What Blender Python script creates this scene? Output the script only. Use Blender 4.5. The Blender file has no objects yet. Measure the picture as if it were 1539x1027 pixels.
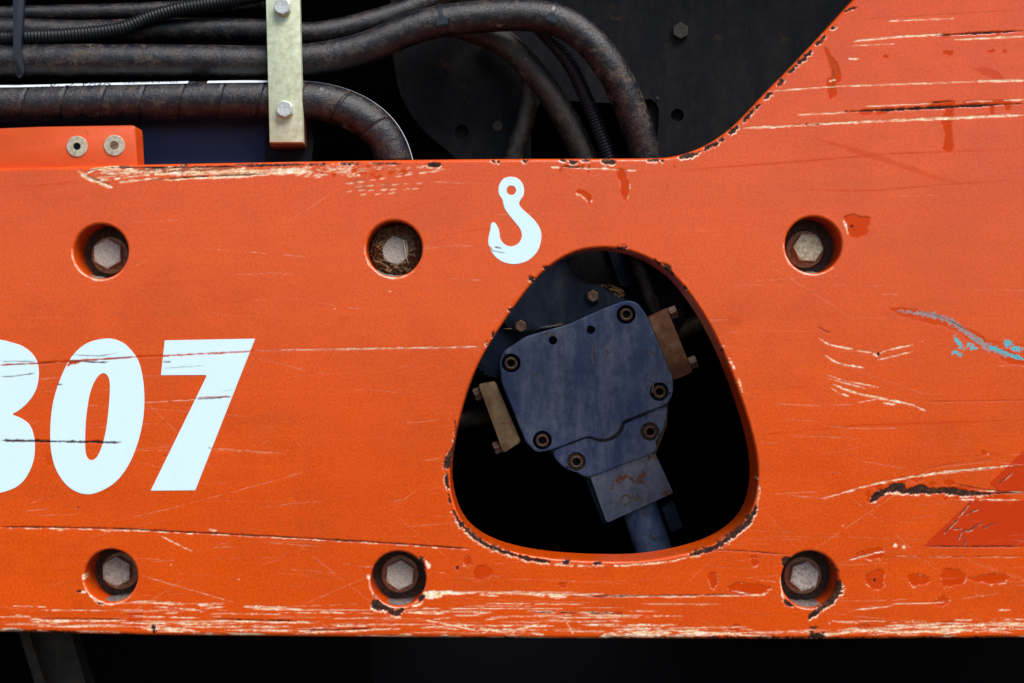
import bpy, bmesh, math
import numpy as np

# ------------------------------------------------------------------ scale and camera
S = 0.00075                 # metres for one photograph pixel on the plate's front face
CX, CY = 769.5, 513.5       # camera axis meets the plate here
D = 1539 * 50 / 36          # camera distance in the same pixels (50 mm lens, 36 mm sensor)

scene = bpy.context.scene
col = scene.collection
cam_data = bpy.data.cameras.new('camera')
cam_data.lens = 50
cam_data.sensor_width = 36
cam_data.clip_start = 0.05
cam_data.clip_end = 200
cam = bpy.data.objects.new('camera', cam_data)
cam.location = (0, -D * S, 0)
cam.rotation_euler = (math.radians(90), 0, 0)
col.objects.link(cam)
scene.camera = cam

# ------------------------------------------------------------------ daylight: bright overcast, from above and a little from the right
SUN_EL, SUN_AZ = 52.0, 148.0
world = bpy.data.worlds.new('World')
scene.world = world
world.use_nodes = True
wn = world.node_tree.nodes
sky = wn.new('ShaderNodeTexSky')
sky.sky_type = 'NISHITA'
sky.sun_disc = False
sky.sun_elevation = math.radians(SUN_EL)
sky.sun_rotation = math.radians(SUN_AZ)
sky.air_density = 1.0
sky.dust_density = 0.8
world.node_tree.links.new(sky.outputs[0], wn['Background'].inputs[0])
wn['Background'].inputs[1].default_value = 0.05
sun_data = bpy.data.lights.new('sun', 'SUN')
sun_data.energy = 1.5
sun_data.angle = math.radians(35)
sun_data.color = (1.0, 0.96, 0.91)
sun = bpy.data.objects.new('sun', sun_data)
_e, _a = math.radians(SUN_EL), math.radians(SUN_AZ)
from mathutils import Vector
_dir = Vector((math.sin(_a) * math.cos(_e), math.cos(_a) * math.cos(_e), math.sin(_e)))
sun.rotation_euler = _dir.to_track_quat('Z', 'Y').to_euler()
col.objects.link(sun)
vs = scene.view_settings
vs.view_transform = 'Standard'
vs.look = 'None'
vs.exposure = 1.66
vs.gamma = 1.0
vs.use_curve_mapping = False

# ------------------------------------------------------------------ small numeric helpers
rs = np.random.RandomState(11)
_tab = rs.rand(256, 256).astype(np.float32)

def vnoise(x, y, seed=0):
    x = np.asarray(x, dtype=np.float32) + seed * 17.31
    y = np.asarray(y, dtype=np.float32) + seed * 7.77
    xi = np.floor(x).astype(np.int64); yi = np.floor(y).astype(np.int64)
    fx = x - xi; fy = y - yi
    fx = fx * fx * (3 - 2 * fx); fy = fy * fy * (3 - 2 * fy)
    a = _tab[xi & 255, yi & 255]; b = _tab[(xi + 1) & 255, yi & 255]
    c = _tab[xi & 255, (yi + 1) & 255]; d = _tab[(xi + 1) & 255, (yi + 1) & 255]
    return (a * (1 - fx) + b * fx) * (1 - fy) + (c * (1 - fx) + d * fx) * fy

def fbm(x, y, seed=0):
    return (vnoise(x, y, seed) * .55 + vnoise(x * 2.1, y * 2.1, seed + 3) * .3 + vnoise(x * 4.3, y * 4.3, seed + 5) * .15)

def sstep(a, b, x):
    t = np.clip((x - a) / (b - a), 0, 1)
    return t * t * (3 - 2 * t)

def catmull(pts, closed=False, n=8):
    P = np.array(pts, dtype=float)
    m = len(P)
    out = []
    for i in range(m if closed else m - 1):
        if closed:
            p0, p1, p2, p3 = P[(i - 1) % m], P[i], P[(i + 1) % m], P[(i + 2) % m]
        else:
            p1, p2 = P[i], P[i + 1]
            p0 = P[i - 1] if i > 0 else 2 * p1 - p2
            p3 = P[i + 2] if i + 2 < m else 2 * p2 - p1
        for k in range(n):
            t = k / n
            out.append(0.5 * ((2 * p1) + (-p0 + p2) * t + (2 * p0 - 5 * p1 + 4 * p2 - p3) * t * t + (-p0 + 3 * p1 - 3 * p2 + p3) * t ** 3))
    if not closed:
        out.append(P[-1])
    return np.array(out)

def resample(P, step, closed=True):
    P = np.array(P, dtype=float)
    Q = np.vstack([P, P[:1]]) if closed else P
    L = np.r_[0, np.cumsum(np.linalg.norm(np.diff(Q, axis=0), axis=1))]
    n = max(4, int(round(L[-1] / step)))
    s = np.linspace(0, L[-1], n + 1)
    if closed:
        s = s[:-1]
    return np.stack([np.interp(s, L, Q[:, k]) for k in range(Q.shape[1])], 1)

def circle(cx, cy, r, n=64):
    a = np.linspace(0, 2 * np.pi, n, endpoint=False)
    return np.stack([cx + r * np.cos(a), cy + r * np.sin(a)], 1)

def ccw(P):
    P = np.array(P, dtype=float)
    A = np.sum(P[:, 0] * np.roll(P[:, 1], -1) - np.roll(P[:, 0], -1) * P[:, 1])
    return P if A > 0 else P[::-1]

def poly_sdf(x, y, poly):
    """positive inside"""
    best = np.full(x.shape, 1e18)
    inside = np.zeros(x.shape, bool)
    n = len(poly)
    for i in range(n):
        ax, ay = poly[i]; bx, by = poly[(i + 1) % n]
        dx, dy = bx - ax, by - ay
        l2 = dx * dx + dy * dy
        if l2 < 1e-12:
            continue
        t = np.clip(((x - ax) * dx + (y - ay) * dy) / l2, 0, 1)
        qx = x - ax - t * dx; qy = y - ay - t * dy
        np.minimum(best, qx * qx + qy * qy, out=best)
        if ay != by:
            c = ((ay > y) != (by > y)) & (x < (bx - ax) * (y - ay) / (by - ay) + ax)
            inside ^= c
    d = np.sqrt(best)
    return np.where(inside, d, -d)

def W(x, y, d):
    """photograph pixel seen at depth d (pixels behind the plate's front) -> world point"""
    k = (D + d) / D * S
    return ((x - CX) * k, d * S, (CY - y) * k)

# ------------------------------------------------------------------ object helpers
def mesh_np(name, verts, quads, tris=None, smooth=True):
    me = bpy.data.meshes.new(name)
    verts = np.asarray(verts, dtype=np.float32)
    quads = np.asarray(quads, dtype=np.int32).reshape(-1, 4)
    me.vertices.add(len(verts)); me.vertices.foreach_set('co', verts.ravel())
    loops = [quads.ravel()]; starts = [np.arange(len(quads)) * 4]
    if tris is not None and len(tris):
        tris = np.asarray(tris, dtype=np.int32).reshape(-1, 3)
        loops.append(tris.ravel()); starts.append(len(quads) * 4 + np.arange(len(tris)) * 3)
    loops = np.concatenate(loops); starts = np.concatenate(starts)
    me.loops.add(len(loops)); me.loops.foreach_set('vertex_index', loops.astype(np.int32))
    me.polygons.add(len(starts)); me.polygons.foreach_set('loop_start', starts.astype(np.int32))
    me.update(calc_edges=True)
    me.polygons.foreach_set('use_smooth', np.full(len(starts), smooth))
    return me

def link(name, me, mats=None, parent=None, **props):
    o = bpy.data.objects.new(name, me)
    col.objects.link(o)
    if mats is not None and me is not None:
        for m in (mats if isinstance(mats, (list, tuple)) else [mats]):
            me.materials.append(m)
    if parent is not None:
        o.parent = parent
        o.matrix_parent_inverse = parent.matrix_world.inverted() if parent.type != 'EMPTY' else o.matrix_parent_inverse
    for k, v in props.items():
        o[k] = v
    return o

def thing(name, label, cat, loc=(0, 0, 0), group=None):
    o = bpy.data.objects.new(name, None)
    o.empty_display_size = 0.02
    o.location = loc
    col.objects.link(o)
    o['label'] = label; o['category'] = cat
    if group:
        o['group'] = group
    return o

def put(name, me, mats, root=None, **props):
    """mesh with world-space coordinates under an Empty that may sit elsewhere"""
    if root is not None:
        l = root.location
        n = len(me.vertices); a = np.empty(n * 3, dtype=np.float32)
        me.vertices.foreach_get('co', a)
        a = a.reshape(-1, 3) - np.array(l, dtype=np.float32)
        me.vertices.foreach_set('co', a.ravel()); me.update()
    return link(name, me, mats, root, **props)

def bm_done(bm, name, smooth=False, angle=None):
    bmesh.ops.recalc_face_normals(bm, faces=bm.faces)
    me = bpy.data.meshes.new(name)
    bm.to_mesh(me); bm.free()
    if smooth:
        me.polygons.foreach_set('use_smooth', np.full(len(me.polygons), True))
    if angle is not None:
        me.set_sharp_from_angle(angle=math.radians(angle))
    return me

# ------------------------------------------------------------------ node materials
class NT:
    def __init__(self, name):
        self.m = bpy.data.materials.new(name); self.m.use_nodes = True
        self.t = self.m.node_tree; self.n = self.t.nodes
        self.b = self.n['Principled BSDF']
        self.co = self.n.new('ShaderNodeTexCoord').outputs['Object']
    def L(self, a, b):
        self.t.links.new(a, b)
    def set(self, sock, v):
        if hasattr(v, 'is_linked') or hasattr(v, 'links'):
            self.L(v, sock)
        else:
            sock.default_value = v
    def map(self, scale, loc=(0, 0, 0), rot=(0, 0, 0)):
        k = self.n.new('ShaderNodeMapping')
        k.inputs['Scale'].default_value = scale; k.inputs['Location'].default_value = loc; k.inputs['Rotation'].default_value = rot
        self.L(self.co, k.inputs['Vector']); return k.outputs[0]
    def noise(self, scale, detail=4, rough=.55, vec=None, dist=0):
        k = self.n.new('ShaderNodeTexNoise')
        k.inputs['Scale'].default_value = scale; k.inputs['Detail'].default_value = detail
        k.inputs['Roughness'].default_value = rough; k.inputs['Distortion'].default_value = dist
        self.L(vec if vec is not None else self.co, k.inputs['Vector']); return k.outputs['Fac']
    def ramp(self, fac, stops):
        k = self.n.new('ShaderNodeValToRGB'); e = k.color_ramp.elements
        while len(e) < len(stops):
            e.new(0.5)
        for i, (p, c) in enumerate(stops):
            e[i].position = p
            e[i].color = (c, c, c, 1) if not hasattr(c, '__len__') else (*c, 1)
        self.L(fac, k.inputs[0]); return k.outputs[0]
    def mix(self, fac, a, b, blend='MIX'):
        k = self.n.new('ShaderNodeMix'); k.data_type = 'RGBA'; k.blend_type = blend
        self.set(k.inputs[0], fac)
        for s, v in ((k.inputs[6], a), (k.inputs[7], b)):
            if isinstance(v, tuple) and len(v) == 3:
                v = (*v, 1)
            self.set(s, v)
        return k.outputs[2]
    def math(self, op, a, b=0.0, clamp=False):
        k = self.n.new('ShaderNodeMath'); k.operation = op; k.use_clamp = clamp
        self.set(k.inputs[0], a); self.set(k.inputs[1], b); return k.outputs[0]
    def attr(self, name):
        k = self.n.new('ShaderNodeAttribute'); k.attribute_name = name
        s = self.n.new('ShaderNodeSeparateColor'); self.L(k.outputs['Color'], s.inputs[0])
        return s.outputs[0], s.outputs[1], s.outputs[2], k.outputs['Alpha']
    def bump(self, h, strength, dist):
        k = self.n.new('ShaderNodeBump'); k.inputs['Strength'].default_value = strength; k.inputs['Distance'].default_value = dist
        self.L(h, k.inputs['Height']); self.L(k.outputs[0], self.b.inputs['Normal'])
    def done(self, color, rough=.5, metal=0.0, spec=None):
        self.set(self.b.inputs['Base Color'], (*color, 1) if isinstance(color, tuple) else color)
        self.set(self.b.inputs['Roughness'], rough); self.set(self.b.inputs['Metallic'], metal)
        if spec is not None:
            self.set(self.b.inputs['Specular IOR Level'], spec)
        return self.m

def paint_material():
    k = NT('worn_orange_paint')
    rust, cream, red, grime = k.attr('wear')
    dark, teal, smear, pale = k.attr('marks')
    big = k.noise(3.0, 3)
    streak = k.noise(5.0, 5, .6, k.map((1, 1, 16), rot=(0, math.radians(-1.2), 0)))
    hair = k.noise(16.0, 3, .6, k.map((1, 1, 40), rot=(0, math.radians(2.0), 0)))
    grain = k.noise(430, 3, .8)
    grain2 = k.noise(330, 3, .8, k.map((1, 1, 1), loc=(5, 7, 1)))
    c = k.mix(k.ramp(big, [(.35, 0.0), (.65, 1.0)]), ORANGE_A, ORANGE_B)
    c = k.mix(k.math('MULTIPLY', k.ramp(streak, [(.44, 0.0), (.70, 1.0)]), .32), c, ORANGE_DEEP)
    c = k.mix(k.math('MULTIPLY', k.ramp(k.noise(9, 6, .7, None, .6), [(.48, 0.0), (.62, 1.0)]), .42), c, ORANGE_DEEP)
    c = k.mix(k.math('MULTIPLY', k.ramp(hair, [(.56, 0.0), (.68, 1.0)]), .30), c, ORANGE_DEEP)
    c = k.mix(k.math('MULTIPLY', k.ramp(grain, [(.40, 0.0), (.60, 1.0)]), .45), c, ORANGE_CHALK)
    c = k.mix(k.math('MULTIPLY', k.ramp(grain2, [(.44, 0.0), (.62, 1.0)]), .50), c, (0.46, 0.034, 0.0008))
    c = k.mix(k.math('MULTIPLY', k.ramp(k.noise(380, 3, .8, k.map((1, 1, 1), loc=(3, 1, 2))), [(.52, 0.0), (.64, 1.0)]), .50), c, (0.72, 0.080, 0.004))
    dirt = k.math('MULTIPLY', k.ramp(k.noise(7, 5, .65, k.map((1, 1, 2.2))), [(.45, 0.0), (.7, 1.0)]), k.ramp(k.noise(120, 5, .75), [(.35, 0.0), (.65, 1.0)]))
    c = k.mix(k.math('MULTIPLY', dirt, .38), c, (0.30, 0.045, 0.006))
    c = k.mix(k.math('MULTIPLY', smear, .8), c, (0.50, 0.038, 0.001))
    c = k.mix(red, c, k.mix(k.noise(60, 3), (0.48, 0.036, 0.001), (0.56, 0.048, 0.002)))
    c = k.mix(k.math('MULTIPLY', grime, .75), c, k.mix(k.noise(90, 4), (0.05, 0.02, 0.008), (0.30, 0.12, 0.035)))
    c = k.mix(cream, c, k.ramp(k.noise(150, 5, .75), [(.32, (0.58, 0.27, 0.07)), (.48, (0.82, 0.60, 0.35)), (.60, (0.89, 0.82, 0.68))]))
    c = k.mix(k.ramp(teal, [(.1, 0.0), (.5, 1.0)]), c, k.mix(k.noise(200, 4), (0.22, 0.13, 0.11), (0.34, 0.34, 0.35)))
    c = k.mix(k.ramp(pale, [(.15, 0.0), (.5, 1.0)]), c, k.mix(k.noise(160, 4), (0.05, 0.36, 0.40), (0.12, 0.40, 0.46)))
    c = k.mix(dark, c, (0.022, 0.010, 0.008))
    c = k.mix(rust, c, k.ramp(k.noise(160, 5, .7), [(.3, (0.010, 0.006, 0.007)), (.5, (0.034, 0.017, 0.013)), (.7, (0.11, 0.045, 0.018))]))
    worn = k.math('MAXIMUM', k.math('MAXIMUM', rust, cream), dark)
    r = k.math('ADD', k.math('MULTIPLY', worn, .38), k.ramp(k.noise(25, 4), [(.3, .15), (.7, .23)]))
    k.bump(k.math('ADD', k.noise(420, 4, .6), k.math('MULTIPLY', k.noise(60, 3), .8)), .12, .0012)
    matte = k.math('MAXIMUM', worn, k.math('MAXIMUM', k.math('MULTIPLY', red, .9), k.math('MULTIPLY', smear, .55)))
    return k.done(c, r, 0.0, k.math('SUBTRACT', 0.55, k.math('MULTIPLY', matte, .49)))

ORANGE_A = (0.69, 0.074, 0.0008)
ORANGE_B = (0.62, 0.061, 0.0008)
ORANGE_DEEP = (0.50, 0.040, 0.001)
ORANGE_CHALK = (0.76, 0.11, 0.002)
M = {}
M['paint'] = paint_material()

def m_decal(name, a, b, scr=0.0):
    k = NT(name)
    rust, cream, red, grime = k.attr('wear'); dark, teal, smear, pale = k.attr('marks')
    c = k.mix(k.noise(14, 4), a, b)
    c = k.mix(k.math('MULTIPLY', k.ramp(k.noise(420, 3, .8), [(.4, 0.0), (.66, 1.0)]), .22), c, (a[0] * .72, a[1] * .70, a[2] * .68))
    c = k.mix(red, c, (0.5, 0.05, 0.004))
    c = k.mix(k.math('MULTIPLY', grime, .6), c, (0.2, 0.1, 0.05))
    if scr:
        c = k.mix(k.math('MULTIPLY', cream, scr), c, (0.80, 0.50, 0.34))
        c = k.mix(k.math('MULTIPLY', k.ramp(k.noise(60, 6, .75), [(.58, 0.0), (.64, 1.0)]), .4), c, ORANGE_B)
    c = k.mix(dark, c, (0.06, 0.035, 0.03))
    c = k.mix(rust, c, (0.03, 0.016, 0.012))
    return k.done(c, .5, 0, .12)
M['white'] = m_decal('white_vinyl', (0.66, 0.84, 0.88), (0.62, 0.80, 0.85))
M['redvinyl'] = m_decal('red_vinyl', (0.54, 0.038, 0.001), (0.44, 0.028, 0.001), .8)

def m_block():
    k = NT('orange_block_paint')
    c = k.mix(k.noise(30, 4), ORANGE_A, ORANGE_DEEP)
    c = k.mix(k.math('MULTIPLY', k.ramp(k.noise(900, 2, .7), [(.35, 0.0), (.65, 1.0)]), .3), c, ORANGE_CHALK)
    spots = k.ramp(k.noise(75, 5, .7), [(.60, 0.0), (.68, 1.0)])
    c = k.mix(k.math('MULTIPLY', spots, .55), c, (0.09, 0.03, 0.012))
    k.bump(k.noise(300, 4), .15, .001)
    return k.done(c, .5, 0, .5)
M['block'] = m_block()

def m_metal(name, c0, c1, c2, scale=150, rough=(.45, .75), metal=.55, bump=.25):
    k = NT(name)
    n = k.noise(scale, 5, .7)
    c = k.ramp(n, [(.28, c0), (.5, c1), (.72, c2)])
    k.bump(k.noise(scale * 3, 4, .7), bump, .0008)
    return k.done(c, k.ramp(k.noise(scale * .6, 3), [(.3, rough[0]), (.7, rough[1])]), metal)
M['bolt'] = m_metal('weathered_bolt_steel', (0.13, 0.095, 0.07), (0.38, 0.335, 0.28), (0.53, 0.48, 0.40), 420, (.45, .65), .1)
M['bolt_olive'] = m_metal('olive_stained_bolt', (0.12, 0.09, 0.05), (0.36, 0.31, 0.20), (0.52, 0.46, 0.32), 300, (.45, .65), .1)
M['bolt_brown'] = m_metal('brown_filmed_bolt', (0.10, 0.07, 0.055), (0.30, 0.25, 0.21), (0.42, 0.37, 0.32), 380, (.45, .7), .1)
M['bolt_pitted'] = m_metal('pitted_bolt', (0.03, 0.02, 0.017), (0.38, 0.33, 0.29), (0.50, 0.45, 0.40), 260, (.5, .7), .1, .6)
M['washer'] = m_metal('rusty_washer', (0.04, 0.022, 0.012), (0.13, 0.075, 0.038), (0.24, 0.15, 0.085), 220, (.7, .95), .1, .4)
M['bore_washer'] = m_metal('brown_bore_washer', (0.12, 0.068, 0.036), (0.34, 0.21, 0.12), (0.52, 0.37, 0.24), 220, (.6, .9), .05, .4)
M['boltclean'] = m_metal('zinc_bolt_steel', (0.32, 0.31, 0.30), (0.52, 0.52, 0.50), (0.68, 0.68, 0.66), 260, (.35, .6), .5)
M['zinc'] = m_metal('yellow_zinc', (0.36, 0.36, 0.20), (0.50, 0.53, 0.36), (0.63, 0.67, 0.52), 120, (.45, .7), .12, .2)
M['csk'] = m_metal('countersunk_steel', (0.22, 0.15, 0.09), (0.44, 0.37, 0.27), (0.58, 0.53, 0.42), 240, (.45, .7), .3)
M['seat'] = m_metal('greasy_bore_steel', (0.016, 0.009, 0.006), (0.045, 0.026, 0.015), (0.11, 0.065, 0.038), 160, (.6, .9), .1)
M['brass'] = m_metal('rusty_lug_steel', (0.13, 0.035, 0.010), (0.26, 0.16, 0.075), (0.36, 0.28, 0.16), 40, (.5, .8), .2)
M['rustlug'] = m_metal('red_rusted_lug', (0.07, 0.018, 0.006), (0.16, 0.055, 0.02), (0.30, 0.20, 0.11), 22, (.5, .8), .1)
M['webdark'] = m_metal('dark_rusty_web', (0.006, 0.004, 0.003), (0.016, 0.010, 0.006), (0.04, 0.024, 0.014), 60, (.7, .9), 0)
M['spacer'] = m_metal('red_brown_spacer', (0.05, 0.012, 0.006), (0.12, 0.030, 0.012), (0.2, 0.06, 0.03), 80, (.6, .9), 0)
M['lugdark'] = m_metal('greasy_bracket_steel', (0.008, 0.005, 0.003), (0.026, 0.017, 0.011), (0.075, 0.055, 0.042), 70, (.5, .8), .2)
M['screw'] = m_metal('brown_socket_screw', (0.05, 0.022, 0.015), (0.15, 0.085, 0.06), (0.26, 0.17, 0.13), 260, (.45, .7), .3)
M['black'] = NT('black_recess').done((0.004, 0.004, 0.004), .9, 0, .1)

def m_blue(name, a, b, dust, rustc, rust_lo, scale=16, streak=True, spec=.16):
    k = NT(name)
    c = k.mix(k.noise(scale, 4), a, b)
    if streak:
        s = k.noise(22, 6, .75, k.map((1, 1, .28), rot=(0, math.radians(12), 0)))
        c = k.mix(k.math('MULTIPLY', k.ramp(s, [(.42, 0.0), (.62, 1.0)]), .85), c, dust)
        c = k.mix(k.math('MULTIPLY', k.ramp(k.noise(70, 6, .8), [(.46, 0.0), (.66, 1.0)]), .6), c, (a[0] * .45, a[1] * .45, a[2] * .45))
    c = k.mix(k.math('MULTIPLY', k.ramp(k.noise(700, 2, .7), [(.4, 0.0), (.7, 1.0)]), .35), c, dust)
    c = k.mix(k.ramp(k.noise(38, 6, .75), [(rust_lo, 0.0), (rust_lo + .05, 1.0)]), c, rustc)
    k.bump(k.noise(500, 4, .7), .25, .0008)
    return k.done(c, .62, 0, spec)
M['motor'] = m_blue('dusty_blue_casting', (0.020, 0.040, 0.120), (0.040, 0.072, 0.180), (0.17, 0.20, 0.27), (0.10, 0.05, 0.025), .62)
M['motordark'] = m_blue('oily_blue_casting', (0.005, 0.010, 0.026), (0.010, 0.018, 0.042), (0.03, 0.038, 0.05), (0.05, 0.03, 0.02), .70, spec=.08)  # upper casting's shade is put into this darker copy of the blue
M['motorblock'] = m_blue('rusted_blue_block', (0.075, 0.095, 0.15), (0.12, 0.14, 0.19), (0.22, 0.22, 0.24), (0.16, 0.055, 0.015), .555)
M['navy'] = m_blue('navy_panel', (0.022, 0.034, 0.095), (0.034, 0.048, 0.12), (0.07, 0.065, 0.085), (0.07, 0.035, 0.015), .60, 20, False, .10)
M['backplate'] = m_blue('dirty_charcoal_steel', (0.002, 0.003, 0.005), (0.007, 0.008, 0.012), (0.014, 0.013, 0.013), (0.030, 0.018, 0.010), .60, 24, True, .06)
M['shell'] = NT('black_machine_interior').done((0.003, 0.003, 0.004), .9, 0, .04)  # near-black: shade of the cavity and lower gap is put into the colour

def m_rubber(name, base, dust, amount=.6, wet=.5):
    k = NT(name)
    big = k.ramp(k.noise(17, 6, .75, k.map((.7, 1, 1.3))), [(.48, 0.0), (.62, 1.0)])
    mid = k.ramp(k.noise(75, 6, .85), [(.46, 0.0), (.60, 1.0)])
    fine = k.ramp(k.noise(330, 4, .85), [(.42, 0.0), (.60, 1.0)])
    d = k.math('MULTIPLY', k.math('MAXIMUM', k.math('MULTIPLY', big, mid), k.math('MULTIPLY', mid, .4)), k.math('ADD', .35, k.math('MULTIPLY', fine, .65)))
    c = k.mix(k.math('MULTIPLY', d, amount), base, dust)
    c = k.mix(k.math('MULTIPLY', k.ramp(k.noise(330, 5, .8, k.map((1, 1, .6))), [(.62, 0.0), (.70, 1.0)]), .8), c, (0.12, 0.115, 0.12))
    c = k.mix(k.math('MULTIPLY', k.ramp(k.noise(32, 5, .8), [(.66, 0.0), (.72, 1.0)]), .75), c, (0.22, 0.18, 0.15))
    k.bump(k.math('ADD', k.noise(380, 5, .8), k.math('MULTIPLY', k.noise(45, 4, .7), 2.0)), .5, .0016)
    return k.done(c, k.ramp(d, [(.1, wet), (.6, .85)]), 0, .5)
M['rubber'] = m_rubber('dusty_black_rubber', (0.0035, 0.004, 0.008), (0.12, 0.078, 0.046), 1.0, .34)
M['rubberbrown'] = m_rubber('brown_dusted_rubber', (0.010, 0.008, 0.007), (0.13, 0.085, 0.05), 1.0, .45)
M['conduit'] = NT('black_nylon_conduit').done((0.006, 0.007, 0.010), .42, 0, .3)
M['tie'] = NT('black_nylon_tie').done((0.012, 0.014, 0.02), .35, 0, .4)
M['print'] = NT('pale_print_stripe').done((0.60, 0.66, 0.70), .6)
M['ink'] = NT('black_ink').done((0.01, 0.01, 0.012), .6)
def m_dirt(name, a, b, c):
    k = NT(name)
    k.bump(k.noise(500, 5, .8), .4, .0015)
    return k.done(k.ramp(k.noise(260, 6, .8), [(.3, a), (.5, b), (.72, c)]), .95, 0, .1)
M['dirt'] = m_dirt('packed_brown_dirt', (0.045, 0.022, 0.010), (0.18, 0.10, 0.05), (0.34, 0.22, 0.13))
M['dust'] = m_dirt('grey_dust', (0.05, 0.035, 0.028), (0.14, 0.11, 0.10), (0.27, 0.235, 0.22))
M['straw'] = NT('dry_straw').done((0.75, 0.62, 0.38), .6)

# ------------------------------------------------------------------ wear and rim highlights painted into a canvas, then carried by the plate's vertices
CR = 1.5
CX0, CY0, CX1, CY1 = -40, -30, 1580, 1000
CWd, CHt = int((CX1 - CX0) * CR), int((CY1 - CY0) * CR)
LAY = {k: np.zeros((CHt, CWd), np.float32) for k in ('rust', 'cream', 'red', 'grime', 'dark', 'teal', 'smear', 'pale')}
_seed = [1]

def region(x0, y0, x1, y1):
    i0 = max(0, int((x0 - CX0) * CR)); i1 = min(CWd, int((x1 - CX0) * CR) + 2)
    j0 = max(0, int((y0 - CY0) * CR)); j1 = min(CHt, int((y1 - CY0) * CR) + 2)
    if i1 <= i0 or j1 <= j0:
        return None
    X, Y = np.meshgrid((np.arange(i0, i1) + .5) / CR + CX0, (np.arange(j0, j1) + .5) / CR + CY0)
    return (slice(j0, j1), slice(i0, i1)), X, Y

def stroke(layer, pts, w, amp=1.0, brk=0.0, bs=14.0, taper=.15, rough=.5, smooth=True, side=(0, 0)):
    _seed[0] += 1; sd = _seed[0]
    P = catmull(pts, False, 5) if (smooth and len(pts) > 2) else np.array(pts, float)
    P = P + np.array(side)
    m = w + 3
    rg = region(P[:, 0].min() - m, P[:, 1].min() - m, P[:, 0].max() + m, P[:, 1].max() + m)
    if rg is None:
        return
    sl, X, Y = rg
    X0_, Y0_ = X, Y
    X = X + (vnoise(X0_ * .35, Y0_ * .35, sd) - .5) * rough * min(w, 3)
    Y = Y + (vnoise(X0_ * .12, Y0_ * .12, sd + 9) - .5) * rough * 1.6 + (vnoise(X0_ * .5, Y0_ * .9, sd + 12) - .5) * rough * min(w, 4) * .9
    best = np.full(X.shape, 1e9); arc = np.zeros(X.shape)
    seg = np.linalg.norm(np.diff(P, axis=0), axis=1); Ls = np.r_[0, np.cumsum(seg)]
    for i in range(len(P) - 1):
        ax, ay = P[i]; dx, dy = P[i + 1] - P[i]; l2 = dx * dx + dy * dy + 1e-9
        t = np.clip(((X - ax) * dx + (Y - ay) * dy) / l2, 0, 1)
        q = np.hypot(X - ax - t * dx, Y - ay - t * dy)
        u = q < best
        best = np.where(u, q, best); arc = np.where(u, Ls[i] + t * seg[i], arc)
    tt = arc / Ls[-1]
    hw = w * .5 * (0.25 + .75 * sstep(0, taper + 1e-3, tt) * sstep(0, taper + 1e-3, 1 - tt))
    hw = hw * (.55 + .9 * vnoise(arc / bs * 1.7, arc * 0, sd + 4))
    mk = sstep(.55, -.55, best - hw)
    if w < 1.4:
        mk = mk * (w / 1.4) ** .5
    if brk > 0:
        b = vnoise(arc / bs, best * .35, sd + 1) * .7 + vnoise(X * .22, Y * 1.2, sd + 2) * .3
        mk = mk * sstep(brk - .08, brk + .08, b)
    if layer in ('cream', 'rust', 'teal', 'pale'):
        mk = mk * (.3 + .7 * sstep(.28, .5, vnoise(X0_ * (.10 if layer == 'cream' else .4), Y0_ * 1.3, sd + 21)))
    mk = mk * amp
    np.maximum(LAY[layer][sl], mk, out=LAY[layer][sl])

def blob(layer, poly, amp=1.0, rough=3.0, sc=.22, grow=0.0, rim=None, rim_amp=.9, smooth=True, rim_brk=.42):
    _seed[0] += 1; sd = _seed[0]
    P = catmull(poly, True, 4) if smooth else np.array(poly, float)
    m = 6 + rough
    rg = region(P[:, 0].min() - m, P[:, 1].min() - m, P[:, 0].max() + m, P[:, 1].max() + m)
    if rg is None:
        return
    sl, X, Y = rg
    def mask(dx, dy, g):
        s = poly_sdf(X - dx, Y - dy, P)
        s = s + (fbm((X - dx) * sc, (Y - dy) * sc, sd) - .5) * rough * 3.2 + (vnoise((X - dx) * .55, (Y - dy) * .55, sd + 8) - .5) * min(3.0, rough * 1.6) + g
        return sstep(-.55, .55, s)
    mk = mask(0, 0, grow)
    if rim is not None:
        r2 = np.clip(mask(rim[0] * .75, rim[1] * .75, grow + .5) - mk, 0, 1)
        r2 = r2 * sstep(rim_brk - .1, rim_brk + .1, vnoise(X * .14, Y * .14, sd + 6) * .65 + vnoise(X * .6, Y * .6, sd + 7) * .35) * rim_amp
        np.maximum(LAY['cream'][sl], r2, out=LAY['cream'][sl])
    np.maximum(LAY[layer][sl], mk * amp, out=LAY[layer][sl])

def band(layer, pts, w, rim=None, **k):
    """a ragged band along a polyline (chips along a rim)"""
    P = catmull(pts, False, 5) if len(pts) > 2 else np.array(pts, float)
    T = np.gradient(P, axis=0); T /= np.linalg.norm(T, axis=1)[:, None] + 1e-9
    Nn = np.stack([-T[:, 1], T[:, 0]], 1)
    tt = np.linspace(0, 1, len(P)); h = w * .5 * (.45 + .55 * np.sin(np.pi * np.clip(tt, .03, .97)) ** .4)
    poly = np.vstack([P + Nn * h[:, None], (P - Nn * h[:, None])[::-1]])
    blob(layer, poly, rim=rim, smooth=False, **k)

def ell(x, y, rx, ry, n=10):
    a = np.linspace(0, 2 * np.pi, n, endpoint=False)
    return np.stack([x + rx * np.cos(a), y + ry * np.sin(a)], 1)

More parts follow.
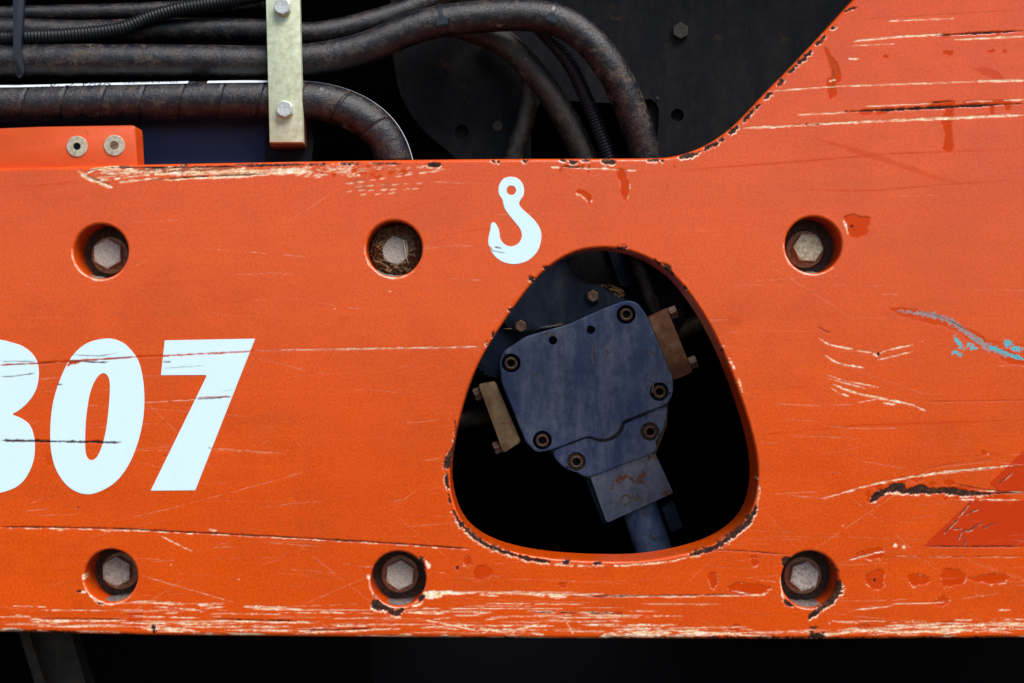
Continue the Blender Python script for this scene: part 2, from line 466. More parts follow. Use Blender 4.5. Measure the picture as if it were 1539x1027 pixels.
def wear_and_glints():
    Cm, Dk, Sm = 'cream', 'dark', 'smear'
    # --- lower edge: long pale scrapes
    for p in ([(195, 905), (232, 906), 1.2], [(228, 906), (279, 908), 3.2], [(297, 909), (340, 911), 3.6], [(280, 917), (338, 912), 2], [(365, 911), (402, 913), 3],
              [(430, 915), (460, 917), 2.4], [(480, 919), (520, 922), 1.5], [(18, 928), (62, 931), 3], [(28, 934), (192, 933), 3], [(0, 947), (36, 948), 6],
              [(55, 941), (125, 942), 2], [(180, 936), (335, 939), 3], [(212, 944), (292, 948), 5.5], [(322, 933), (468, 937), 2.4], [(338, 947), (505, 949), 2.2],
              [(285, 953), (402, 954), 3], [(115, 949), (182, 951), 3], [(60, 917), (170, 918), 1.2], [(20, 911), (70, 912), 1.5],
              [(232, 912), (300, 917), 1.6], [(190, 926), (300, 929), 1.5], [(330, 941), (420, 943), 1.4],
              [(720, 894), (750, 896), 2.2], [(800, 894), (852, 897), 5], [(850, 896), (955, 895), 1.5], [(618, 914.5), (845, 915), 1.6], [(603, 920), (668, 922), 3],
              [(712, 922), (737, 921), 2.2], [(790, 919), (935, 922), 2.6], [(640, 932), (722, 949), 2.4], [(632, 944), (702, 939), 2.2], [(700, 940), (832, 941), 2.4],
              [(688, 938), (772, 953), 3.4], [(756, 951), (812, 938), 2.6], [(655, 956), (742, 950), 1.8], [(800, 952), (818, 955), 3], [(610, 940), (690, 946), 2],
              [(720, 946), (790, 949), 4], [(845, 924), (862, 953), 1.5], [(455, 952), (602, 945), 2.2], [(446, 934), (466, 936), 3], [(500, 954), (640, 958), 1.6],
              [(640, 957), (905, 961), 2.2], [(902, 958), (962, 947), 7], [(925, 952), (1010, 951), 6], [(905, 957), (1085, 955), 4], [(1000, 947), (1160, 957), 3],
              [(1020, 953), (1110, 952), 3.5], [(1235, 955), (1302, 947), 5], [(1290, 948), (1402, 941), 3], [(1380, 944), (1539, 937), 4], [(1400, 950), (1539, 944), 6],
              [(1300, 954), (1402, 948), 3], [(1470, 938), (1539, 932), 2.5], [(1330, 941), (1420, 938), 2], [(940, 942), (1000, 947), 2], [(1265, 935), (1290, 936), 2.2], [(1500, 917), (1520, 917), 1.8],
              [(1465, 893), (1478, 897), 2], [(1290, 916), (1340, 911), 1.6], [(1340, 908), (1420, 906), 1.3], [(1280, 918), (1310, 914), 1.2]):
        stroke(Cm, p[:2], p[2], brk=.36, bs=22, amp=.95)
    for x0, x1, y0, y1, n in ((0, 520, 925, 956, 38), (520, 900, 925, 957, 26), (900, 1190, 938, 960, 20), (1220, 1539, 930, 958, 24), (180, 420, 903, 925, 16), (620, 1000, 888, 930, 18)):
        for i in range(n):
            x = rs.uniform(x0 - 20, x1); l = 20 + 150 * rs.rand() ** 2; y = rs.uniform(y0, y1)
            stroke(Cm, [(x, y), (x + l, y + rs.uniform(-2, 2))], rs.uniform(.7, 2.4), amp=rs.uniform(.3, 1), brk=.34, bs=24)
    blob(Cm, [(639, 889), (662, 888), (692, 891), (668, 894), (662, 898), (640, 900)], rough=1.2)
    stroke(Cm, [(640, 890), (700, 893)], 3, brk=.3)
    # dark rust along the lower edge
    stroke('rust', [(0, 951), (60, 952), (116, 952)], 8, brk=.25); stroke('rust', [(180, 953), (202, 956)], 6)
    for a, b, w in ((1050, 1240, 4), (1370, 1539, 6), (880, 960, 3), (640, 800, 2.5), (430, 520, 3), (960, 1060, 3), (1240, 1370, 3), (210, 300, 3)):
        stroke('rust', [(a, 959.5), (b, 959.5)], w, brk=.42, bs=10)
    blob('rust', ell(1228, 956, 13, 6), rough=3); blob('rust', ell(1222, 944, 6, 2.2), rough=1.5); blob('rust', ell(231, 946, 3, 6), rough=2)
    stroke(Dk, [(325, 931), (470, 934)], 1.8, brk=.25); stroke(Dk, [(460, 948), (560, 945)], 1.8); stroke(Dk, [(800, 921), (930, 922)], 1.6, brk=.35)
    stroke(Dk, [(60, 930), (190, 931)], 1.3, brk=.3); stroke(Dk, [(860, 897), (1130, 894)], 1.5, brk=.25); stroke(Cm, [(900, 896), (1140, 895)], 1.2, brk=.45)
    blob('red', [(190, 925), (200, 920), (213, 920), (214, 932), (208, 944), (202, 948), (196, 938)], rough=1)
    # --- long scribed lines
    L1 = [(0, 792), (90, 793), (180, 795), (240, 798), (400, 806), (560, 815), (705, 825)]
    stroke(Dk, L1, 1.9, brk=.2, bs=30, taper=.02); stroke(Cm, [(x, y + 1.6) for x, y in L1], 1.5, brk=.5, bs=9, taper=.02)
    for x in (85, 150, 165, 180, 195, 210, 310):
        stroke(Cm, [(x, 796), (x + 16, 798)], 3, amp=.7, brk=.4, bs=5)
    stroke(Cm, [(385, 527), (560, 524), (732, 521)], 1.6, brk=.28, bs=18); stroke(Dk, [(385, 528), (732, 522)], .8, amp=.6, brk=.4)
    stroke('red', [(0, 549), (90, 544), (200, 537), (247, 535), (384, 528)], 2.2, brk=.1, taper=.02); stroke(Dk, [(0, 549), (110, 544), (205, 536)], 1.3, brk=.32)
    stroke(Dk, [(0, 662), (100, 664), (182, 665)], 3.2, taper=.05); stroke(Dk, [(0, 567), (20, 566), (52, 561)], 1.3)
    stroke(Dk, [(0, 543), (54, 544)], 1.2); stroke(Dk, [(108, 534), (150, 535), (176, 531)], 1.3, amp=.8); stroke(Dk, [(108, 543), (163, 545)], 2, brk=.2)
    blob('red', [(100, 552), (107, 543), (124, 541), (120, 545), (108, 548)], rough=1.2); stroke(Dk, [(244, 554), (306, 550)], 1.0, amp=.7); stroke(Dk, [(245, 544), (257, 544)], 1.8, amp=.8)
    stroke(Dk, [(294, 600), (348, 597)], 1.6); stroke('red', [(294, 598), (348, 596)], 1.6); stroke(Cm, [(215, 605), (292, 601)], 1.1, amp=.7, brk=.4); stroke(Dk, [(313, 673), (318, 675)], 1.6)
    stroke(Dk, [(86, 578), (94, 578)], 1.4); stroke(Dk, [(335, 588), (350, 586)], .9, amp=.5)
    stroke(Cm, [(243, 806), (270, 820), (290, 829)], 1.5, amp=.8); stroke(Cm, [(215, 866), (350, 905)], 1.0, amp=.5)
    stroke(Cm, [(320, 674), (420, 681)], .9, amp=.5, brk=.3); stroke(Dk, [(117, 761), (118, 765)], 2)
    # --- scraped band along the upper edge
    stroke(Cm, [(117, 257), (130, 266), (150, 275), (169, 282)], 5.5); stroke(Dk, [(126, 263), (146, 271), (165, 278)], 1.8); stroke(Cm, [(127, 262), (145, 254), (178, 251)], 3.4); stroke(Dk, [(128, 261), (150, 253), (200, 251)], 1.3)
    for i in range(70):
        x = 140 + 400 * rs.rand() ** 1.3; l = rs.uniform(12, 55); f = (x - 140) / 400; y = rs.uniform(253, 275 - 9 * f)
        stroke(Cm, [(x, y), (x + l, y - l * .10)], rs.uniform(1, 3.4), amp=rs.uniform(.5, 1), brk=.4, bs=7)
    for p in ([(205, 263), (352, 258), 4.5], [(345, 263), (482, 258), 5], [(228, 271), (402, 264), 2.6], [(398, 256), (530, 254), 3.2], [(300, 259), (420, 256), 3], [(160, 262), (230, 257), 3]):
        stroke(Cm, p[:2], p[2], brk=.33, bs=16)
    stroke(Dk, [(150, 252), (260, 252), (360, 250), (470, 247)], 2.6, brk=.25, bs=18)
    for i in range(24):
        x = rs.uniform(440, 660); y = rs.uniform(248, 258)
        stroke(Cm, [(x, y), (x + rs.uniform(8, 30), y + rs.uniform(-2, 1))], rs.uniform(1, 3), amp=rs.uniform(.4, .9), brk=.45, bs=5)
    stroke(Dk, [(222, 272), (300, 266), (400, 262)], 1.7, brk=.25); stroke('grime', [(205, 256), (280, 255), (360, 252)], 7, amp=.9); stroke('grime', [(150, 263), (210, 262)], 6, amp=.4, brk=.3)
    for i in range(18):
        x = rs.uniform(470, 610); blob('red', ell(x, rs.uniform(249, 268), rs.uniform(3, 7), rs.uniform(2, 4)), rough=2, amp=.8)
    for (xa, ya), (xb, yb) in (((515, 277), (662, 256)), ((530, 281), (640, 275)), ((516, 288), (636, 284)), ((540, 293), (600, 290)), ((590, 262), (668, 257))):
        n = int((xb - xa) / 17)
        for i in range(n):
            t = (i + rs.uniform(0, .3)) / n; x = xa + (xb - xa) * t; y = ya + (yb - ya) * t
            stroke(Cm, [(x, y), (x + 11, y - 1.2)], rs.uniform(1.4, 2.4), amp=rs.uniform(.5, .9), taper=.3)
    stroke('grime', [(535, 283), (590, 280)], 9, amp=.35, brk=.4, bs=6); stroke('grime', [(520, 272), (560, 270)], 6, amp=.25, brk=.4)
    for a, b, y in ((462, 492, 247), (508, 545, 246), (552, 602, 246), (270, 282, 249), (178, 195, 251), (350, 460, 248)):
        stroke('rust', [(a, y), (b, y)], 4.5, brk=.3, bs=7)
    blob('rust', [(643, 245), (661, 245), (660, 251), (645, 251)], rough=1.2, rim=(0, 2.5))
    for x, rx, ry, y in ((742, 3, 3, 242), (750, 2, 2, 243), (846, 6, 2.5, 241), (862, 7, 3, 243), (880, 6, 2, 241), (914, 11, 4.5, 243), (985, 12, 2.5, 241), (790, 4, 2, 242)):
        blob('rust', ell(x, y, rx, ry), rough=2, rim=(0, 2))
    stroke(Cm, [(828, 251.5), (842, 252)], 2.6); stroke('rust', [(844, 251), (904, 252)], 3.4, brk=.33, bs=7); stroke(Cm, [(850, 253), (905, 254)], 1.6, brk=.4); stroke(Cm, [(903, 253), (930, 256)], 3, brk=.2); stroke(Cm, [(943, 256), (956, 257)], 3)
    blob('red', [(928, 254), (939, 256), (941, 268), (947, 276), (945, 290), (941, 300), (936, 297), (933, 286), (931, 274), (927, 264)], rough=1.2, rim=(1, 1.5), rim_brk=.55)
    blob('red', [(866, 290), (872, 285), (880, 288), (888, 297), (885, 306), (880, 300), (874, 294)], rough=1.2, rim=(0, 1.5)); stroke('red', [(841, 253), (843, 258)], 4); stroke('red', [(883, 254), (885, 260)], 4); stroke('red', [(1012, 247), (1014, 254)], 4, amp=.7)
    stroke(Dk, [(1002, 275), (1003, 287)], .8, amp=.5)
    # --- chips along the curved corner
    Cv = catmull([(1022, 235), (1045, 228), (1065, 219), (1085, 206), (1107, 188), (1133, 161), (1158, 134), (1183, 109), (1213, 78), (1243, 46), (1271, 15)], False, 10)
    i = 2
    while i < len(Cv) - 6:
        n = rs.randint(3, 9); seg_ = Cv[i:i + n]
        band('rust', [tuple(p + np.array([2.2, 2.2])) for p in seg_[::2]], rs.uniform(3.5, 7), rim=(1.6, 1.2), rough=2.2, rim_brk=.46, rim_amp=.8)
        i += n + rs.randint(0, 3)
    blob('rust', [(1020, 238), (1030, 230), (1046, 229), (1048, 234), (1030, 238)], rough=1.5, rim=(1, 2)); blob('rust', [(1058, 221), (1072, 215), (1080, 217), (1066, 222)], rough=1.5, rim=(2, 1.5))
    blob('rust', [(1268, 18), (1276, 12), (1288, 11), (1280, 15)], rough=1)
    # --- upper right field
    for pts, w in (([(1283, 62), (1360, 55), (1420, 52)], 2), ([(1435, 60), (1539, 55)], 2.2), ([(1275, 89), (1291, 88)], 2), ([(1155, 138), (1245, 131), (1400, 125), (1539, 121)], 1.5),
                   ([(1118, 193), (1230, 187), (1330, 182), (1539, 173)], 3), ([(1198, 173), (1274, 169)], 2), ([(1300, 160), (1400, 156)], 1.2), ([(1335, 32), (1435, 28)], 1.4),
                   ([(1280, 69), (1345, 66)], 1.2), ([(1450, 153), (1539, 150)], 1.5), ([(1470, 122), (1539, 121)], 3)):
        stroke(Cm, pts, w, brk=.25, bs=26, taper=.05)
    stroke(Dk, [(1270, 168), (1370, 164), (1450, 160), (1539, 156)], 4.2, taper=.3); stroke(Dk, [(1405, 54), (1470, 50), (1539, 47)], 2.6, brk=.15); stroke(Dk, [(1210, 188), (1232, 188)], 3, brk=.3)
    stroke(Dk, [(1400, 155), (1430, 152)], 2); stroke(Dk, [(1280, 30), (1539, 15)], .9, amp=.5)
    for x, y, rx, ry in ((1166, 192, 7, 2.5), (1195, 190, 6, 2.5), (1300, 169, 12, 4), (1325, 170, 8, 3), (1425, 80, 8, 4), (1330, 85, 4, 2), (1490, 78, 6, 2.5), (1510, 78, 3, 3), (1500, 50, 5, 4), (1418, 54, 9, 3), (1490, 162, 4, 12), (1515, 161, 6, 5), (1460, 156, 14, 4), (1500, 154, 20, 4)):
        blob('red', ell(x, y, rx, ry), rough=1.6)
    blob('red', [(1401, 156), (1425, 152), (1436, 155), (1432, 172), (1431, 200), (1433, 224), (1426, 229), (1418, 225), (1420, 205), (1417, 190), (1413, 180), (1421, 166), (1402, 163)], rough=1.2)
    blob('red', [(1237, 72), (1243, 74), (1252, 88), (1262, 102), (1264, 120), (1256, 129), (1257, 141), (1248, 150), (1243, 138), (1242, 124), (1249, 112), (1245, 95)], rough=1.4)
    stroke('grime', [(1243, 78), (1250, 95), (1252, 125), (1248, 140)], 3, brk=.35, amp=.8); stroke('grime', [(1255, 92), (1262, 115)], 2, brk=.3, amp=.8); stroke(Cm, [(1246, 122), (1256, 120)], 2.4)
    stroke(Sm, [(1463, 103), (1490, 110), (1512, 122)], 12, amp=.8, taper=.4)
    for pts, w, a in (([(1000, 257), (1050, 254), (1200, 243), (1330, 232), (1430, 228), (1539, 224)], 2.4, .9), ([(1225, 208), (1270, 222), (1330, 240), (1400, 265), (1445, 277)], 8, .55), ([(1270, 226), (1330, 242), (1390, 262)], 4, .6),
                      ([(1180, 284), (1300, 287), (1400, 279), (1539, 270)], 2, .9), ([(1180, 650), (1260, 643), (1300, 639), (1430, 635), (1539, 631)], 2.6, .9), ([(1150, 653), (1190, 649)], 2, .7), ([(1175, 583), (1222, 582)], 2, .7),
                      ([(1440, 660), (1539, 654)], 1.6, .6), ([(20, 282), (90, 276), (125, 273)], 2, .7), ([(30, 300), (120, 296)], 3, .3), ([(560, 315), (590, 318), (620, 312), (640, 305), (700, 290)], 3, .3), ([(645, 373), (665, 360), (690, 348)], 3, .6), ([(690, 350), (720, 345), (745, 344)], 3, .45),
                      ([(835, 347), (900, 345), (1000, 338)], 2.5, .3), ([(1100, 325), (1180, 318)], 3, .3), ([(1430, 438), (1539, 432)], 2, .4), ([(400, 357), (545, 352)], 2.5, .3), ([(200, 430), (330, 422)], 4, .3), ([(1380, 690), (1539, 680)], 2, .5), ([(240, 285), (241, 300)], 1.5, .5)):
        stroke(Sm, pts, w, amp=a, taper=.25, rough=.4)
    # chip beside the upper right bore
    blob('red', [(1268, 327), (1282, 323), (1295, 327), (1305, 326), (1309, 331), (1304, 343), (1303, 352), (1290, 358), (1276, 354), (1274, 340)], rough=1.2)
    stroke(Cm, [(1267, 331), (1271, 338), (1274, 352)], 3.2, brk=.2); stroke(Dk, [(1268, 327), (1282, 323), (1295, 327), (1308, 328)], 1.2, amp=.8); blob('rust', ell(1280, 341, 2, 2.3), rough=.4)
    blob(Sm, ell(1103, 482, 12, 7), rough=3, amp=.5); blob(Sm, ell(517, 480, 8, 5), rough=2, amp=.4); blob('red', ell(1478, 681, 3.5, 4), rough=.6); blob(Sm, ell(75, 690, 6, 9), rough=2, amp=.7)
    # --- curved pale scratches, right of the big opening
    for pts, w in (([(1231, 508), (1245, 517), (1270, 523), (1312, 531)], 1.9), ([(1318, 533), (1340, 525), (1372, 519)], 1.6), ([(1318, 541), (1345, 535), (1372, 528)], 1.4), ([(1239, 533), (1258, 545), (1275, 549), (1299, 553)], 2), ([(1242, 563), (1270, 572), (1320, 582)], 1.6),
                   ([(1246, 569), (1275, 577), (1305, 585)], 1.3), ([(1250, 577), (1285, 590), (1330, 600), (1356, 605), (1372, 609)], 2.8), ([(1327, 605), (1346, 609)], 2.4), ([(1249, 583), (1262, 591), (1277, 596)], 1.6), ([(1370, 608), (1392, 618)], 1.4), ([(1290, 605), (1320, 600)], .9)):
        stroke(Cm, pts, w, brk=.26, bs=10)
    stroke(Dk, [(1230, 492), (1238, 497), (1248, 501)], 1.2); blob('rust', ell(1320, 533, 2.4, 3), rough=1); stroke(Cm, [(1312, 531), (1320, 535)], 4, brk=.3, bs=4)
    # --- blue-grey paint transfer
    stroke('red', [(1338, 466), (1380, 475), (1430, 490), (1470, 512), (1500, 530), (1539, 548)], 13, amp=.75, taper=.1); stroke('red', [(1470, 515), (1500, 519), (1539, 520)], 10, amp=.4, brk=.3)
    stroke('teal', [(1352, 467), (1400, 474), (1430, 484), (1460, 505), (1490, 524), (1539, 541)], 9, amp=.66, brk=.2, bs=9, rough=1.6, taper=.25); stroke('pale', [(1485, 521), (1515, 532), (1539, 541)], 5, brk=.38, bs=6); stroke(Dk, [(1400, 472), (1430, 484), (1458, 500)], 1.5, brk=.4, bs=5, amp=.7)
    for x, y, dx, dy in ((1434, 506, 10, 12), (1440, 516, 14, 5), (1456, 521, 14, 4), (1432, 530, 14, 5), (1512, 512, 10, 10), (1518, 522, 16, 4)):
        for q in range(3):
            ox, oy = rs.uniform(-3, 3), rs.uniform(-3, 3)
            stroke('pale', [(x + ox, y + oy), (x + ox + dx * .5, y + oy + dy * .6), (x + ox + dx, y + oy + dy)], 3.2, brk=.42, bs=5, rough=2.5)
    stroke(Dk, [(1390, 604), (1539, 602)], .9, amp=.6)
    # --- gouge at the lower right
    stroke(Cm, [(1185, 744), (1245, 750)], .8, amp=.4); stroke(Cm, [(1235, 750), (1310, 729), (1360, 719), (1420, 710), (1539, 698)], 2.9, taper=.25); stroke(Dk, [(1415, 712), (1539, 699)], 1, brk=.5, bs=6); stroke(Dk, [(1380, 706), (1450, 695), (1539, 686)], .9, amp=.6, brk=.4)
    for x, y, rx, ry in ((1305, 747, 4, 8), (1320, 732, 6, 5), (1357, 722, 8, 5), (1378, 720, 9, 5), (1402, 728, 6, 4), (1425, 726, 8, 4), (1447, 734, 14, 3), (1421, 748, 3, 6), (1500, 748, 20, 4), (1445, 749, 10, 2)):
        blob('red', ell(x, y, rx, ry), rough=1.8)
    blob('rust', [(1308, 755), (1311, 743), (1328, 735), (1345, 727), (1361, 728), (1363, 735), (1385, 729), (1400, 733), (1430, 733), (1450, 737), (1492, 742), (1488, 744), (1450, 746), (1410, 742), (1365, 743), (1345, 739), (1330, 743), (1320, 752)], rough=1.4, rim=(0, 2.2), rim_brk=.5)
    stroke(Dk, [(1450, 742), (1539, 741)], 2, brk=.3); stroke(Cm, [(1470, 738), (1539, 740)], 1.6, brk=.4); stroke(Dk, [(1430, 727), (1480, 736), (1539, 742)], 1.0); stroke(Cm, [(1340, 742), (1360, 744)], 2); stroke(Cm, [(1440, 751), (1539, 752)], 2, brk=.4, bs=6)
    # triangle sticker's own damage
    for pts in ([(1450, 774), (1462, 768), (1470, 765)], [(1432, 795), (1445, 794)], [(1440, 812), (1446, 798), (1456, 797), (1468, 787)], [(1453, 800), (1470, 789), (1476, 786)], [(1475, 795), (1497, 785)], [(1448, 805), (1450, 820)], [(1418, 802), (1440, 780)], [(1440, 777), (1460, 753)], [(1500, 728), (1521, 710)]):
        stroke(Dk, pts, 1.7, brk=.2, bs=6); stroke(Cm, [(x + .8, y + 1.4) for x, y in pts], 1.4, brk=.45, bs=5, amp=.8)
    stroke(Dk, [(1390, 821.5), (1539, 821.5)], 1.6, brk=.25)
    # --- red spots below
    for poly in ([(1301, 874), (1306, 862), (1326, 856), (1328, 876), (1325, 886), (1308, 884)], [(1364, 866), (1378, 863), (1395, 868), (1394, 876), (1378, 881), (1366, 876)], [(1416, 858), (1428, 855), (1447, 858), (1451, 870), (1446, 877), (1420, 882), (1415, 872)],
                 [(1456, 871), (1470, 866), (1500, 862), (1515, 867), (1512, 875), (1494, 878), (1472, 875)], [(1284, 834), (1310, 826), (1322, 823), (1328, 832), (1322, 841), (1305, 840)], [(1405, 905), (1414, 897), (1426, 898), (1424, 906), (1412, 912)],
                 [(1095, 884), (1108, 876), (1125, 877), (1150, 880), (1157, 884), (1148, 892), (1120, 895), (1098, 891)], [(1064, 864), (1076, 862), (1077, 880), (1068, 884)], [(1128, 836), (1137, 838), (1140, 848), (1133, 852), (1127, 845)], [(1094, 946), (1108, 938), (1114, 948), (1102, 955)],
                 [(1288, 944), (1302, 937), (1308, 944), (1296, 948)], [(1414, 936), (1430, 934), (1430, 942), (1416, 945)], [(711, 866), (716, 853), (730, 850), (740, 858), (735, 868), (718, 873)], [(697, 840), (704, 836), (709, 844), (703, 851), (698, 847)], [(838, 878), (851, 877), (847, 884)], [(925, 921), (934, 922), (934, 932), (928, 930)]):
        blob('red', poly, rough=1.8, rim=(.5, 1.5), rim_amp=.5, rim_brk=.56)
        P = np.array(poly); stroke(Dk, [tuple(P[i]) for i in range(len(P))][:3], .9, amp=.5)
    stroke(Cm, [(1275, 842), (1330, 828)], 1.8, brk=.2); stroke(Dk, [(1275, 841), (1310, 833)], 1.2, amp=.7); stroke(Cm, [(1100, 888), (1140, 895), (1155, 890)], 1.6); stroke(Dk, [(1330, 838), (1539, 836)], .9, brk=.4); stroke(Cm, [(1340, 836), (1539, 838)], .9, amp=.6, brk=.45)
    for x, y in ((687, 854), (1314, 872), (1346, 820), (1358, 822)):
        blob('rust' if x < 1340 else Cm, ell(x, y, 2.4, 2.4), rough=1)
    stroke(Dk, [(1050, 827), (1110, 828), (1182, 834)], 1.2, brk=.2)
    # --- chips around the big opening
    blob('rust', [(684, 650), (680, 668), (673, 682), (667, 695), (669, 705), (676, 704), (679, 690), (683, 672)], rough=1.4, rim=(-1.6, 1)); stroke('rust', [(683, 632), (685, 650)], 3)
    band('rust', [(672, 710), (671, 722), (674, 735)], 5, rim=(-1.8, .6), rough=1.2); band('rust', [(674, 744), (677, 756)], 4.5, rough=1.2)
    band('rust', [(681, 768), (690, 784), (704, 799), (720, 812), (740, 823), (765, 832), (790, 839), (826, 845)], 6.5, rim=(-1.4, 2.0), rough=1.8, rim_brk=.46, rim_amp=.75)
    band('rust', [(1137, 762), (1131, 775), (1121, 788), (1108, 799), (1095, 809), (1080, 819), (1062, 827), (1036, 834)], 8, rim=(1.2, 2.0), rough=1.8, rim_brk=.46, rim_amp=.75)
    for x, y, rx, ry in ((850, 845, 7, 2.6), (897, 847, 5, 2), (799, 419, 4.5, 3.5), (821, 403, 4.5, 2.5), (935, 374, 6, 4), (1028, 437, 5, 7), (741, 502, 3, 6), (731, 516, 2.5, 4), (767, 465, 3, 3), (1085, 528, 3, 8)):
        blob('rust', ell(x, y, rx, ry), rough=2.4, rim=(0, 1.6), rim_brk=.5)
    band('rust', [(984, 392), (998, 399), (1006, 405), (1013, 416)], 6, rough=3); band('rust', [(711, 571), (706, 584), (703, 594)], 5, rough=1.6)
    stroke(Cm, [(700, 800), (720, 815), (780, 840), (830, 848), (910, 851), (1000, 845), (1040, 836)], 2.4, brk=.42, bs=6); stroke(Cm, [(1113, 600), (1122, 640), (1134, 700), (1141, 735), (1138, 760)], 3, brk=.52, bs=8); stroke(Cm, [(1092, 530), (1108, 565), (1116, 590)], 3, brk=.5, bs=6)
    stroke('red', [(790, 828), (900, 838), (1040, 826)], 6, amp=.5, brk=.3)
    # --- chips around the lower bores, then painted highlights on the bore rims
    band('rust', [(1263, 872), (1261, 884), (1256, 896), (1246, 906), (1234, 914), (1224, 922), (1216, 929)], 9, rim=(1.4, 2.2), rough=2.6, rim_brk=.36); blob('rust', [(1176, 839), (1190, 838), (1188, 852), (1178, 854)], rough=1.2)
    blob('rust', [(1178, 902), (1184, 903), (1194, 911), (1190, 913), (1182, 910)], rough=1, rim=(-1.5, 1.8)); stroke('rust', [(1256, 856), (1262, 860)], 4, brk=.2); stroke(Cm, [(1173, 868), (1175, 890), (1180, 905)], 2, brk=.3); stroke(Cm, [(1188, 838), (1215, 828)], 1.2, brk=.3)
    blob('rust', [(557, 906.5), (566, 901), (578, 908), (593, 916), (605.5, 916), (601, 925), (593, 926), (575, 918), (562, 915)], rough=1.6, rim=(.4, 3)); blob('rust', [(628, 899), (637, 894), (638, 899), (630, 905)], rough=1); stroke(Cm, [(618, 911), (630, 909), (636, 904)], 2.6)
    blob(Cm, [(640, 842), (646, 850), (645, 856), (641, 852)], rough=1.2); stroke(Cm, [(554, 864), (554, 871)], 4); stroke('rust', [(561, 894), (566, 901)], 3); blob('rust', [(629, 838), (636, 840), (639, 852), (636, 854)], rough=1.4); stroke(Cm, [(630, 838), (638, 840)], 2.4)
    stroke(Dk, [(115, 889.5), (122, 889)], 3); stroke(Cm, [(121, 890), (129, 889.5)], 2.6); stroke(Cm, [(125, 863), (126, 871)], 2.4); stroke(Cm, [(134, 893), (145, 905), (158, 911)], 2.6, brk=.25); stroke('rust', [(146, 907), (155, 909)], 3); blob(Sm, ell(118, 910, 8, 7), rough=2, amp=.5)
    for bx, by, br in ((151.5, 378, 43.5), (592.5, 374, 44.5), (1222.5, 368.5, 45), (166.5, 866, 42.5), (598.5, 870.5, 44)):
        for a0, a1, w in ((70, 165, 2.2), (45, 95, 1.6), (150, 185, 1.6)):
            stroke(Cm, [(bx + br * math.cos(math.radians(a)), by + br * math.sin(math.radians(a))) for a in np.linspace(a0, a1, 9)], w, amp=.55, brk=.22, bs=12)  # pale arcs paint the sky's highlight onto the lower bore rims
    stroke(Dk, [(743.5, 371.5), (754, 374)], 1.6); stroke(Dk, [(737, 377), (760, 380.5)], 1.3); stroke('red', [(736, 371), (740, 377)], 3)
    # --- faint hairlines everywhere, more of them low down
    for i in range(430):
        y = 250 + 700 * rs.rand() ** .55; x = rs.uniform(-20, 1560); l = rs.uniform(20, 150) * (1 if rs.rand() < .8 else 2)
        sl = rs.normal(0, .05) if rs.rand() < .75 else rs.normal(0, .45)
        stroke(Cm if rs.rand() < .62 else Sm, [(x, y), (x + l * .5, y + l * .5 * sl + rs.normal(0, 1.5)), (x + l, y + l * sl)], rs.uniform(.5, 1.0), amp=rs.uniform(.08, .36), brk=.36, bs=14)
    for i in range(70):
        x = rs.uniform(0, 1539); y = 250 + 700 * rs.rand() ** .6
        blob(('rust', 'red', Cm, Sm)[rs.randint(4)], ell(x, y, rs.uniform(.6, 1.6), rs.uniform(.6, 1.6)), rough=.6, amp=rs.uniform(.3, .7))
wear_and_glints()
HT = np.clip(LAY['rust'] * 1.0 + LAY['red'] * .38 + LAY['cream'] * .35 + LAY['dark'] * .8 + LAY['grime'] * .3, 0, 1.1)

def sample(layer, x, y):
    u = np.clip((x - CX0) * CR - .5, 0, CWd - 1.001); v = np.clip((y - CY0) * CR - .5, 0, CHt - 1.001)
    i = u.astype(int); j = v.astype(int); fu = u - i; fv = v - j
    ok = (x > CX0) & (x < CX1) & (y > CY0) & (y < CY1)
    r = (layer[j, i] * (1 - fu) + layer[j, i + 1] * fu) * (1 - fv) + (layer[j + 1, i] * (1 - fu) + layer[j + 1, i + 1] * fu) * fv
    return r * ok

# ------------------------------------------------------------------ solid sheet-metal builder
def axis(a, b, step, fine=None):
    if fine is None:
        return np.arange(a, b + step, step)
    f0, f1, cs = fine
    return np.unique(np.r_[np.arange(a, f0, cs), np.arange(f0, f1, step), np.arange(f1, b + cs, cs)])

def flat_sheet(sdf, xs, ys):
    X, Y = np.meshgrid(xs, ys)
    d = sdf(X.ravel(), Y.ravel()).reshape(X.shape)
    ins = d > 0
    q = ins[:-1, :-1] | ins[1:, :-1] | ins[:-1, 1:] | ins[1:, 1:]
    # leave out quads whose outer corners lie too far away (cannot be snapped)
    step = max(xs[1] - xs[0], ys[1] - ys[0])
    idx = np.arange(X.size).reshape(X.shape)
    Q = np.stack([idx[:-1, :-1][q], idx[1:, :-1][q], idx[1:, 1:][q], idx[:-1, 1:][q]], 1)
    used = np.unique(Q); remap = np.full(X.size, -1, np.int64); remap[used] = np.arange(len(used))
    px = X.ravel()[used].astype(float); py = Y.ravel()[used].astype(float); dd = d.ravel()[used]
    o = np.where(dd <= 0)[0]
    for _ in range(3):
        x, y = px[o], py[o]
        s = sdf(x, y); e = .05
        gx = (sdf(x + e, y) - sdf(x - e, y)) / (2 * e); gy = (sdf(x, y + e) - sdf(x, y - e)) / (2 * e)
        g = np.maximum(np.hypot(gx, gy), .3)
        px[o] = x - s * gx / g; py[o] = y - s * gy / g
    return px, py, remap[Q]

